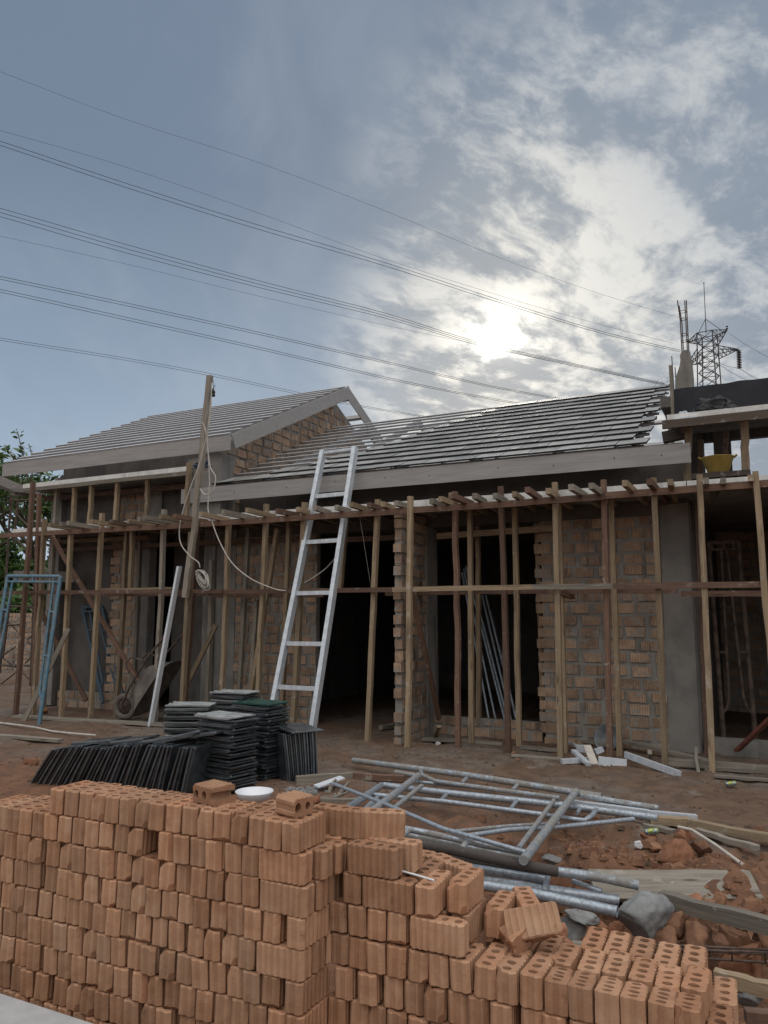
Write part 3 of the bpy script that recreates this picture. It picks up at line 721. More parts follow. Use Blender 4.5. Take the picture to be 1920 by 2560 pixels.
prop((1745, 1250), (1769, 1850), 8.95, 'brown', 'dark stained upright behind the pale prop by the column', group=FR, w=.07)
prop((1425, 1500), (1408, 1500), 8.7, 'tan', '', group=FR) if False else None
# short props standing on the lower slab under the left upper canopy
UP = 'short props under the upper left canopy'
r1 = lambda x, y: (x*.3858, 900+y*.3858)
for i, (t, b) in enumerate([((485, 800), (475, 1030)), ((596, 785), (581, 1030)), ((766, 770), (750, 1010)), ((960, 745), (950, 990))]):
    prop(r1(*t), r1(*b), 8.66, 'tan', 'short tan prop under the upper left canopy, '+ORD[i]+' from the left', group=UP, z0=2.86)
prop(r1(1228, 665), r1(1208, 980), 8.50, 'tan', 'tan upright at the right end of the upper left canopy', group=UP, z0=2.74)
# right house upper storey
r4 = lambda x, y: (1500+x*.2803, 680+y*.2803)
UR = 'props on the upper floor at the right'
prop(r4(790, 1395), r4(780, 1830), 8.80, 'tan', 'tan prop behind the right end of the long fascia board', z0=2.86, group=UR, w=.075)
prop(r4(740, 1370), r4(735, 1450), 8.76, 'tan', 'stub of timber under the upper right canopy', z0=3.45, group=UR, w=.035)
prop(r4(1285, 1300), r4(1300, 1785), 8.85, 'tan', 'grey tan prop right of the yellow tub', z0=2.86, group=UR, w=.08)
prop(r4(1120, 1430), r4(1115, 1590), 9.6, 'brown', 'dark hanging upright above the yellow tub', z0=3.35, group=UR)
prop(r4(900, 1500), r4(895, 1790), 9.6, 'brown', 'dark upright left of the yellow tub', z0=2.95, group=UR)
stick('timber_batten', P(*r4(628, 835), v=9.1), P(*r4(650, 1330), v=9.1), .03, .035, M['grey'], 'thin upright batten at the right edge of the tiled roof', 'batten', up=(1, 0, 0))
stick('timber_rail', P(*r4(555, 1365), v=8.55), P(*r4(1498, 1270), v=8.55)+Vector((.6, 0, 0)), .05, .085, M['dark'], 'dark rail under the upper right canopy', 'rail')
stick('timber_rail', P(*r4(560, 1480), v=8.9), P(*r4(760, 1440), v=8.9), .10, .12, M['dark'], 'short dark beam behind the last roof tiles at right', 'rail')
mb = MB(); a = P(*r4(664, 1310), v=8.60); mb.box((a.x, 8.58, 3.545), (a.x+.23, 8.67, 3.585)); solo('metal_flashing', mb, M['zinc'], 'short bright metal strip on the edge of the upper right canopy', 'flashing')

# rails nailed across the props
RL = 'timber rails nailed across the props'
def rail(x0, x1, y, z0, z1, m, lab, w=.042, h=.07): stick('timber_rail', (x0, y, z0), (x1, y, z1), w, h, M[m], lab, 'rail', RL, n=8, bend=.006)
rail(-11.4, -7.75, 8.22, 2.745, 2.715, 'brown', 'red brown upper rail at the left end running past the tall corner prop')
rail(-7.86, -4.75, 8.225, 2.71, 2.715, 'brown', 'brown upper rail passing behind the ladder')
rail(-4.95, -2.35, 8.225, 2.712, 2.718, 'brown', 'brown upper rail over the dark doorway and wing wall')
rail(-2.5, -1.42, 8.225, 2.72, 2.73, 'brown', 'short brown upper rail over the window opening edge')
rail(-1.5, .9, 8.21, 2.735, 2.755, 'brown', 'brown upper rail at the right end')
rail(-11.4, -6.5, 8.20, 1.835, 1.80, 'brown', 'thin red brown middle rail at the left behind the blue frame', .035, .055)
rail(-6.6, -3.95, 8.235, 1.795, 1.785, 'brown', 'brown middle rail behind the ladder', .035, .055)
rail(-4.0, -2.28, 8.215, 1.785, 1.79, 'tan', 'lighter brown middle rail from wing wall to window opening', .035, .055)
rail(-2.32, -1.38, 8.215, 1.79, 1.785, 'grey', 'grey middle rail in front of the ragged brick edge', .035, .055)
rail(-1.45, .9, 8.19, 1.785, 1.775, 'brown', 'red brown middle rail at the right edge', .035, .06)
rail(-9.6, -7.2, 8.80, 1.80, 1.79, 'brown', 'rear middle rail beside the left brick strip', .05, .06)
rail(-7.1, -5.3, 8.80, 1.76, 1.75, 'brown', 'dark rear middle rail left of the ladder', .05, .06)
rail(-4.4, -2.3, 8.84, 1.755, 1.76, 'brown', 'rear middle rail across the window opening', .05, .05)
rail(-2.3, -.9, 8.80, 1.75, 1.745, 'brown', 'rear middle rail in front of the right brick wall', .05, .05)
rail(-.85, .9, 8.70, 1.71, 1.70, 'brown', 'red brown rear middle rail at the right edge', .05, .06)
rail(-10.6, -5.8, 9.08, 2.56, 2.55, 'brown', 'rear upper rail on the left walls', .05, .06)
rail(-5.7, -4.1, 9.10, 2.50, 2.50, 'brown', 'rear upper rail over the dark doorway', .05, .07)
rail(-3.8, -2.3, 9.12, 2.49, 2.52, 'tan', 'rear upper rail over the window opening', .05, .075)
rail(-10.9, -7.45, 8.52, 3.515, 3.515, 'grey', 'weathered rail under the edge of the upper left canopy', .05, .06)
rail(-10.9, -7.6, 8.95, 3.43, 3.42, 'brown', 'red brown rear rail under the upper left canopy', .05, .08)
# slanting braces
BR = 'slanting braces of the formwork'
def brace(a, b, va, vb, m, lab, w=.045, h=.06): stick('timber_brace', P(*a, v=va), P(*b, v=vb), w, h, M[m], lab, 'brace', BR)
r5 = lambda x, y: (x*.3858, 1350+y*.3858)
r6 = lambda x, y: (500+x*.3858, 1350+y*.3858)
r7 = lambda x, y: (1000+x*.3014, 1350+y*.3014)
r8 = lambda x, y: (1400+x*.3134, 1350+y*.3134)
brace(r1(330, 1130), r5(895, 910), 8.36, 8.55, 'brown', 'long red brown brace running down to the wheelbarrow')
brace(r5(215, 360), r5(560, 1040), 8.55, 8.7, 'brown', 'dark brace crossing the left rendered recess')
brace(r5(445, 575), r5(150, 1180), 8.05, 7.75, 'grey', 'grey timber leaning behind the foot of the blue frame')
brace(r5(1400, 550), r5(1220, 920), 8.6, 8.5, 'tan', 'slanting board left of the tall tile stack')
brace(r6(1375, 350), r6(1550, 1160), 8.25, 9.1, 'brown', 'dark brown brace beside the wing wall')
brace(r8(1680, 1420), r8(1410, 1680), 9.0, 9.2, 'redpaint', 'dull red board leaning in the right doorway', .10, .03)
brace(r7(1300, 430), r7(1435, 470), 8.4, 9.0, 'brown', 'short stub nailed under the middle rail by the brick edge', .05, .06)
brace(r1(390, 1180), r1(960, 1150), 8.9, 9.0, 'tan', 'short crosspiece under the joists at left', .04, .06)
brace(r5(665, 320), r5(1120, 312), 8.5, 8.6, 'tan', 'loose board lying on the middle rail at left', .05, .03)
# joists poking out over the upper rail
JO = 'joists poking out over the upper rail'
r2 = lambda x, y: (540+x*.3858, 940+y*.3858)
r3 = lambda x, y: (1100+x*.3858, 940+y*.3858)
jpx = [r1(320, 1070), r1(395, 1062), r1(440, 1050), r1(590, 1050), r1(712, 1052), r1(832, 1048), r1(900, 1032), r1(935, 1005), r1(1040, 1003), r1(1130, 985), r1(1300, 975), r1(1445, 955),
       r2(45, 850), r2(200, 855), r2(395, 875), r2(530, 872), r2(640, 862), r2(780, 855), r2(875, 838), r2(990, 840), r2(1080, 835), r2(1165, 832), r2(1395, 815), r2(1455, 802), r2(1525, 775),
       r3(70, 778), r3(222, 785), r3(357, 780), r3(480, 770), r3(565, 745), r3(700, 752), r3(847, 722), r3(978, 712), r3(1195, 668), r3(1355, 690), r3(1490, 690), r4(945, 1862), r4(1100, 1872), r4(1345, 1850)]
for i, q in enumerate(jpx):
    a = P(*q, z=2.785); v0 = min(8.10, max(7.80, a.y)); a = P(*q, v=v0); sk = random.uniform(-.10, .10)
    stick('timber_joist', (a.x, v0, 2.785+random.uniform(0, .015)), (a.x+sk, 9.15, 2.768), .052, .062, M[('tan', 'grey', 'grey', 'tan', 'brown')[i % 5]], 'sawn joist end over the upper rail, '+ordn(i)+' from the left', 'joist', JO, n=3, bend=.004)
# upper left canopy joists seen end-on and the far left formwork of the neighbour
mb = MB(); a, b = P(0, 1196, v=9.2), P(82, 1236, v=8.4)
mb.beam(P(-120, 1150, v=10.5), P(76, 1237, v=8.9), .5, .05); solo('formwork_panel', mb, M['dark'], 'dark timber panel poking in at the left edge below the fascia', 'panel')

# ------------------------------------------------------------------ mast with cables
mast = thing('timber_mast', 'tall timber mast carrying a white cable above the roofs', 'mast', P(466, 1495, v=8.12))
a, b = P(525, 939, v=8.12), P(466, 1470, v=8.12); foot = a.lerp(b, (1.72-a.z)/(b.z-a.z))
stick('pole', foot, a, .06, .075, M['grey'], None, None, up=(1, 0, 0), n=10, bend=.03, parent=mast)
mb = MB(); c = P(533, 981, v=8.10); mb.lathe([(0, .05), (.012, .05), (.02, .03), (.03, .02), (.03, -.01), (.02, -.02), (.032, -.03), (.03, -.055), (0, -.065)], c, 10)
mb.tube([c+Vector((0, 0, .05)), c+Vector((.01, 0, .13)), c+Vector((-.03, 0, .22))], .004, 5); mb.tube([c+Vector((0, 0, .05)), c+Vector((.035, 0, .10))], .004, 5)
part(mast, 'insulator', mb, M['black'])
def cable(px, v, r, lab, vs=None):
    pts = [P(*p, v=(v if vs is None else vs[i])) for i, p in enumerate(px)]; out = []
    for i in range(len(pts)-1):      # Catmull-Rom
        p0, p1, p2, p3 = pts[max(i-1, 0)], pts[i], pts[i+1], pts[min(i+2, len(pts)-1)]
        for k in range(5):
            t = k/5; out.append(.5*((2*p1)+(p2-p0)*t+(2*p0-5*p1+4*p2-p3)*t*t+(3*p1-p0-3*p2+p3)*t**3))
    out.append(pts[-1]); mb = MB(); mb.tube(out, r, 6); return mb
CB = 'white cables on the mast'
solo('cable', cable([r1(1372, 150), r1(1366, 330), r1(1345, 470), r1(1322, 560), r1(1285, 700), r1(1245, 800), r1(1200, 930), r1(1165, 1080), r1(1172, 1190), r1(1232, 1270), r1(1285, 1310), r1(1296, 1345)], 8.04, .0085, ''), M['cable'], 'white cable running down the mast to the hanging coil', 'cable', CB)
solo('cable', cable([r1(1370, 240), r1(1350, 430), r1(1345, 540), r1(1362, 690), r1(1397, 760), r1(1380, 850), r1(1330, 872), r1(1297, 835)], 8.05, .0085, ''), M['cable'], 'white cable ending in a loose loop beside the mast', 'cable', CB)
solo('cable', cable([r1(1310, 400), r1(1335, 470), r1(1352, 640), r1(1358, 820), r1(1348, 960), r1(1372, 1040), r1(1420, 1170), r1(1500, 1310), r1(1600, 1400), r2(300, 1350), r2(430, 1390), r2(520, 1368), r2(690, 1265), r2(772, 1180)], 8.05, .0085, '', [8.05]*9+[8.12, 8.2, 8.3, 8.6, 8.9]), M['cable'], 'long slack white cable drooping from the mast to the ladder', 'cable', CB)
mb = MB(); c = P(*r1(1300, 1415), v=8.03); rng = random.Random(3)
for k in range(9):
    pts = []; r0 = rng.uniform(.085, .15); sk = rng.uniform(.35, .85); ph0 = rng.uniform(-.2, .2)
    for q in range(25):
        t = 2*math.pi*q/24
        x, z = r0*.60*math.cos(t), r0*.92*math.sin(t)
        pts.append(Vector((c.x+x-sk*z*1.0+.02, c.y+k*.006+.012*math.sin(t*2+k), c.z-.005+z-.06*(r0-.12)/.05)))
    mb.tube(pts, .0065, 5, cap=False)
solo('cable_coil', mb, M['cable'], 'coil of white cable hanging on a prop by the mast', 'cable coil')
mb = cable([(0, 1806), (60, 1812), (110, 1822), (160, 1831), (200, 1835), (240, 1837)], 0, .012, '', [7.42, 7.3, 7.15, 7.0, 6.9, 6.85]) if False else None
pts = [P(x, y, z=.03) for x, y in [(-80, 1800), (0, 1807), (50, 1813), (92, 1819), (130, 1828), (185, 1834), (240, 1838)]]
mb = MB(); mb.tube(pts, .014, 6); solo('cable', mb, M['cable'], 'thick pale hose on the bare ground at far left', 'hose')

# ------------------------------------------------------------------ ladder
def ladder():
    Fv = 7.42; base = P(770, 1862, z=0.0)
    lab = 'tall galvanised ladder leaning on the eave'
    t = thing('ladder', lab, 'ladder', (base.x, base.y, 0))
    v0, v1 = base.y, 8.58
    tl, tr = P(808, 1128, v=v1), P(888, 1118, v=v1)
    yv = lambda z: v0 + (v1-v0)*z/tr.z
    # feet: extend the rails down to the ground
    bl, br = P(688, 1738, v=yv(.45)), P(786, 1790, v=yv(.25))
    bl = tl.lerp(bl, (tl.z-.02)/(tl.z-bl.z)); br = tr.lerp(br, (tr.z-.02)/(tr.z-br.z))
    up = (tr-tl).normalized()
    for a, b in ((bl, tl), (br, tr)):
        stick('side_rail', a, b, .088, .056, M['galv'], None, None, up=up, n=1, bend=0, j=0, parent=t)
    ys = [1722, 1610, 1482, 1350, 1233]
    for y in ys:
        # where each rail crosses this picture height, measured up the ladder
        best = min((abs((lambda q: 1280-F*((q-CAM).dot(Vector((math.sin(PITCH)*math.sin(YAW), -math.sin(PITCH)*math.cos(YAW), math.cos(PITCH))))/((q-CAM).dot(FWD))))(br.lerp(tr, k/400))-y), k/400) for k in range(401))[1]
        a, b = bl.lerp(tl, best), br.lerp(tr, best); e = (b-a).normalized()*.026
        stick('rung', a+e, b-e, .045, .050, M['galv'], None, None, up=(0, 0, 1), n=1, bend=0, j=0, parent=t)
    e = (tr-tl).normalized()*.02; dn = (bl-tl).normalized()*.025
    stick('top_bar', tl+e+dn, tr-e+dn, .06, .034, M['galv'], None, None, n=1, bend=0, j=0, parent=t)
    stick('corner_brace', tr-e+dn*3.5, tr-e*3.0+dn*1.6, .03, .006, M['galv'], None, None, n=1, bend=0, j=0, parent=t)
ladder()
a, b = P(376, 1815, z=0.0), P(449, 1416, v=8.12)
mb = MB(); mb.beam(a, b, .035, .075, (0, 1, 0)); mb.v = mb.v
solo('metal_stud', mb, M['zinc'], 'bright white metal stud leaning on the mast', 'metal stud')

# ------------------------------------------------------------------ blue scaffold frame and its dim twin
def tube_frame(name, label, cat, quad, m, r=.029, ri=.019, group=None):
    """quad: foot right, top right, top left, foot left. Outer hoop, inner ladder, rungs"""
    fr, tr, tl, fl = quad; t = thing(name, label, cat, fr, group)
    for a, b in ((fr, tr), (fl, tl)):
        mb = MB(); mb.tube([a, b], r, 10, hollow=True); part(t, 'leg', mb, M[m])
    mb = MB(); mb.tube([tl, tr], r*.95, 10); part(t, 'top_bar', mb, M[m])
    x = (tl-tr).normalized()
    for s, (a, b) in ((1, (fr, tr)), (-1, (fl, tl))):
        d = (a-b); n = x*s
        q = [a.lerp(b, .16)+n*0, a.lerp(b, .185)+n*.06, a.lerp(b, .23)+n*.09, a.lerp(b, .6)+n*.115, a.lerp(b, .955)+n*.135]
        mb = MB(); mb.tube(q, ri, 8); part(t, 'inner_tube', mb, M[m])
        for k in (.45, .75):
            mb = MB(); mb.tube([a.lerp(b, k), a.lerp(b, k)+n*(.10 if k < .5 else .125)], ri*.9, 8); part(t, 'rung', mb, M[m])
    d = (fr-tr).normalized()*.085
    mb = MB(); mb.tube([tl+d, tr+d], ri, 8); part(t, 'inner_bar', mb, M[m])
    for k in (.12, .5, .82):
        mb = MB(); mb.tube([tr.lerp(tl, k), tr.lerp(tl, k)+d], ri*.9, 8); part(t, 'stub', mb, M[m])
    return t
fr = P(98, 1812, z=-.01); tr = P(152, 1441, v=fr.y+.30); dirL = Vector((-.98, .12, 0)).normalized()*1.25
a = P(0, 1440, v=tr.y+.06); dirL = (a-tr).normalized()*1.2
tube_frame('scaffold', 'blue scaffold frame leaning against the formwork at far left', 'scaffold frame', (fr, tr, tr+dirL, fr+dirL), 'blue')
a0, a1 = P(*r5(668, 1055), v=9.10), P(*r5(535, 435), v=9.36); dR = Vector((.42, .03, 0))
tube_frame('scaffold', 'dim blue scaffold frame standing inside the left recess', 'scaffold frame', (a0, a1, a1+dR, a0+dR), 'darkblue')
a0, a1 = P(*r8(1310, 1660), v=9.6), P(*r8(1180, 20), v=9.85); dR = Vector((.32, .1, 0))
tube_frame('scaffold', 'black crusted scaffold frame standing inside the right doorway', 'scaffold frame', (a0, a1, a1+dR, a0+dR), 'rust')
# standing scaffold tower beyond the left corner
tw = thing('scaffold', 'rusty scaffold tower with crossed braces beyond the left corner', 'scaffold', (-15.2, 11.5, 0))
zl = lambda x, y: P(x*.3617, 1050+y*.3617, v=11.5)
for x0, y0, x1, y1 in [(78, 520, 0, 1750), (125, 560, 95, 850), (70, 1260, 20, 1640), (265, 470, 205, 2000)]:
    mb = MB(); mb.tube([zl(x0, y0), zl(x1, y1)], .026, 8); part(tw, 'standard', mb, M['rust'])
for x0, y0, x1, y1 in [(80, 522, 215, 522), (78, 553, 215, 553), (68, 1285, 250, 1295), (20, 1420, 130, 1415), (170, 1697, 230, 1697), (0, 1695, 110, 1700)]:
    mb = MB(); mb.tube([zl(x0, y0), zl(x1, y1)], .022, 8); part(tw, 'ledger', mb, M['rust'])
for x0, y0, x1, y1 in [(-20, 680, 75, 612), (85, 620, 200, 740), (0, 870, 110, 800), (95, 810, 190, 900), (20, 1350, 120, 1460), (0, 1640, 110, 1565), (0, 1630, 110, 1710), (110, 1745, 0, 1830), (190, 1520, 250, 1460), (190, 1530, 250, 1590), (160, 1750, 225, 1810), (175, 1680, 245, 1610)]:
    mb = MB(); mb.tube([zl(x0, y0), zl(x1, y1)], .016, 6); part(tw, 'cross_brace', mb, M['rust'])
# far block wall
mb = MB(); laid(mb, 'u', -24, -13.5, 14.5, .12, 0, 1.52); solo('block_wall', mb, WB, 'low brick boundary wall behind the scaffold at far left', 'wall')
mb = MB(); mb.beam(P(100*.3617, 1050+1075*.3617, v=9.3), P(520*.3617, 1050+1085*.3617, v=8.9), .04, .17, (0, 0, 1)); solo('shuttering_board', mb, M['grey'], 'grey shuttering board fixed behind the top of the blue frame', 'board')
# thin support post top at the very left edge

# ------------------------------------------------------------------ wheelbarrow tipped on its nose
def wheelbarrow():
    base = P(312, 1800, z=0); t = thing('wheelbarrow', 'cement crusted wheelbarrow tipped up on its wheel against the props', 'wheelbarrow', base)
    # local frame: X towards the handles, Z out of the tray's mouth
    X = Vector((.57, .10, .81)).normalized(); Y = Vector((.25, -.97, -.05)); Y = (Y-X*Y.dot(X)).normalized(); Z = X.cross(Y)
    W = lambda x, y, z: base+Vector((0, 0, .19))+X*x+Y*y+Z*z
    mb = MB(); L = []
    for zz, x0, x1, hw in ((.0, .30, .72, .17), (.10, .22, .84, .24), (.24, .08, .95, .31), (.26, .05, .98, .335), (.255, .06, .965, .32), (.11, .235, .825, .23), (.02, .31, .71, .16)):
        ring = []
        for k in range(28):
            a = 2*math.pi*k/28; cx, sx = math.cos(a), math.sin(a); pw = .55
            ring.append(W((x0+x1)/2+(x1-x0)/2*abs(cx)**pw*(1 if cx > 0 else -1), hw*abs(sx)**pw*(1 if sx > 0 else -1), zz))
        L.append(ring)
    mb.add([p for r in L for p in r], [(i*28+k, i*28+(k+1) % 28, i*28+28+(k+1) % 28, i*28+28+k) for i in range(6) for k in range(28)]+[tuple(range(27, -1, -1)), tuple(range(6*28, 7*28))], True)
    part(t, 'tray', mb, M['barrow'])
    for s in (-1, 1):
        mb = MB(); mb.tube([W(-.02, s*.07, -.02), W(.35, s*.20, -.03), W(.9, s*.27, -.02), W(1.30, s*.29, .03)], .016, 8); h = part(t, 'handle', mb, M['rust'])
        mb = MB(); mb.tube([W(1.24, s*.288, .022), W(1.40, s*.293, .04)], .02, 8); part(h, 'grip', mb, M['red'])
        mb = MB(); mb.tube([W(.50, s*.22, -.03), W(.55, s*.22, -.22), W(.62, s*.22, -.27), W(.72, s*.22, -.24), W(.80, s*.25, -.03)], .013, 8); part(t, 'leg', mb, M['rust'])
    mb = MB(); c = W(0, 0, 0)
    mb.tube([c+X*math.cos(2*math.pi*k/24)*.145+Z*math.sin(2*math.pi*k/24)*.145 for k in range(25)], .045, 10, cap=False); wh = part(t, 'wheel', mb, M['barrow'])
    mb = MB(); mb.lathe([(.0, -.03), (.11, -.02), (.11, .02), (0, .03)], c, 18, Y); mb.tube([c-Y*.10, c+Y*.10], .014, 8); part(wh, 'rim', mb, M['rust'])
wheelbarrow()

# ------------------------------------------------------------------ roof tiles on the ground
def tile_mesh(nm, seed, m):
    rng = random.Random(seed); b = MB(); w, l, h = .168, .21, .017
    j = lambda s: rng.uniform(-s, s)
    # slab with an interlocking side rib, a rounded nose and two hanging nibs
    prof = [(-w, 0), (-w, h), (-w+.028, h), (-w+.033, h+.010), (-w+.048, h+.010), (-w+.053, h), (w-.03, h), (w-.026, h*.45), (w, h*.45), (w, -h*.3), (w-.03, -h*.3), (w-.035, 0)]
    ys = [-l, -l+.006, -l*.3, l*.3, l-.01, l]; n = len(prof)
    vs = []
    for i, y in enumerate(ys):
        sag = -.003*math.cos(y/l*1.5)
        k = .55 if i in (0, 5) else 1
        vs += [(x+j(.0012), y+j(.002), (z-h/2)*k+sag+j(.0008)) for x, z in prof]
    fs = [(i*n+q, i*n+(q+1) % n, (i+1)*n+(q+1) % n, (i+1)*n+q) for i in range(len(ys)-1) for q in range(n)]
    fs += [tuple(range(n-1, -1, -1)), tuple(range((len(ys)-1)*n, len(ys)*n))]
    b.add(vs, fs)
    for x in (-.07, .08): b.box((x-.02, l-.05, -.022), (x+.02, l-.02, -.004), .001)
    return b.mesh(nm, m)
TDUST, TGREEN = tile_mesh('roof_tile', 11, M['dusttile']), tile_mesh('roof_tile', 12, M['greentile'])
TMS = [tile_mesh('roof_tile', s, M['tile']) for s in range(4)]
TG = 'loose black roof tiles stacked on the ground'
def tile_obj(loc, rot, label, m=None):
    o = bpy.data.objects.new('roof_tile', random.choice(TMS) if m is None else m); LINK(o)
    o.matrix_world = Matrix.Translation(loc) @ rot.to_4x4()
    return tag(o, label, 'roof tile', TG)
YR = R(-9)
RZ = Matrix.Rotation(YR, 3, 'Z'); fx, fy = RZ @ Vector((1, 0, 0)), RZ @ Vector((0, 1, 0))
def stack(name, corner, deg, z0, ztop):
    """tiles lying flat, alternately face up and face down; corner: the front corner of the pile, long sides to the left of it"""
    yr = R(deg); rz = Matrix.Rotation(yr, 3, 'Z'); c = corner + rz @ Vector((-.21, .17, 0)); z = z0; k = 0; items = []
    while z < ztop-.004:
        rot = Matrix.Rotation(yr+math.pi/2+random.uniform(-.06, .06), 3, 'Z') @ Matrix.Rotation(random.uniform(-.014, .014), 3, 'X') @ (Matrix.Rotation(math.pi, 3, 'Y') if k % 2 else Matrix.Identity(3)) @ Matrix.Rotation(random.uniform(-.014, .014), 3, 'Y')
        items.append((c+Vector((random.uniform(-.020, .020), random.uniform(-.020, .020), z)), rot))
        z += random.choice((.023, .026, .034, .030)); k += 1
    n = len(items)
    for i, (p, r) in enumerate(items):
        lab = (('dark green' if 'right' in name else 'dusty pale')+' tile on top of' if i == n-1 else 'black tile '+ordn(n-1-i)+' below the top tile of')+' the '+name
        tile_obj(p, r, lab, None if i < n-1 else (TGREEN if 'right' in name else TDUST))
    return items[-1]
stack('front flat tile stack', Vector((-4.18, 5.42, 0)), -8, .02, .635)
c_ = P(666, 1761, z=.68); stack('back right flat tile stack', Vector((c_.x, c_.y, 0)), -5, .02, .68)
c_ = P(519, 1764, z=.64); stack('back left flat tile stack', Vector((c_.x, c_.y, 0)), 24, .02, .64)
stack('hindmost flat tile stack', Vector((-4.95, 6.62, 0)), 5, .02, .70)

# standing tiles leaning to the right, front row
a, b = Vector((-6.05, 5.16, 0)), Vector((-4.50, 5.36, 0)); n = 23
for i in range(n):
    t = i/(n-1); lean = R(40-26*t+random.uniform(-2.5, 2.5)); p = a.lerp(b, t); p.z = gz(p.x, p.y)
    # tile long side up the slope (local y), thin side facing the camera
    rot = Matrix.Rotation(R(random.uniform(-4, 4)), 3, 'Z') @ Matrix.Rotation(lean, 3, 'Y') @ Matrix(((0, 0, 1), (1, 0, 0), (0, 1, 0)))
    up = rot @ Vector((0, 1, 0))
    tile_obj(p+up*.205+Vector((0, random.uniform(-.012, .012), 0)), rot, 'black tile standing on edge, '+ordn(i)+' from the left in the slanting row')
# a few laid over the top of that row
for i, (t, dz, tilt, rz) in enumerate([(.16, .350, -6, 8), (.36, .372, -7, 14), (.55, .392, -9, 10), (.72, .425, -13, 6), (.75, .450, -13, 5), (.88, .47, -8, -3)]):
    p = a.lerp(b, t)+Vector((.22, .16, dz))
    rot = Matrix.Rotation(R(rz), 3, 'Z') @ Matrix.Rotation(R(tilt), 3, 'Y') @ Matrix.Rotation(R(90), 3, 'Z')
    tile_obj(p, rot, 'black tile lying across the slanting row, '+ORD[i]+' from the left')
# right end: tiles on edge packed against the stacks, faces to the left
for i in range(8):
    n_ = Vector((-.57+random.uniform(-.05, .05), -.82, .0)).normalized(); p = Vector((-4.10, 6.12, 0))+Vector((.027, .022, 0))*i; p.z = gz(p.x, p.y)
    up_ = (Vector((0, 0, 1))+Vector((-.10, .02, 0))+n_*(.05-.012*i)).normalized(); n_ = (n_-up_*n_.dot(up_)).normalized()
    rot = Matrix((up_.cross(n_), up_, n_)).transposed()
    tile_obj(p+up_*.21, rot, 'black tile leaning on the right side of the stacks, '+ORD[i]+' from the left')
tile_obj(Vector((-4.02, 6.24, .45)), Matrix.Rotation(R(60), 3, 'Z') @ Matrix.Rotation(R(3), 3, 'X'), 'black tile laid flat over the leaning ones at the right')

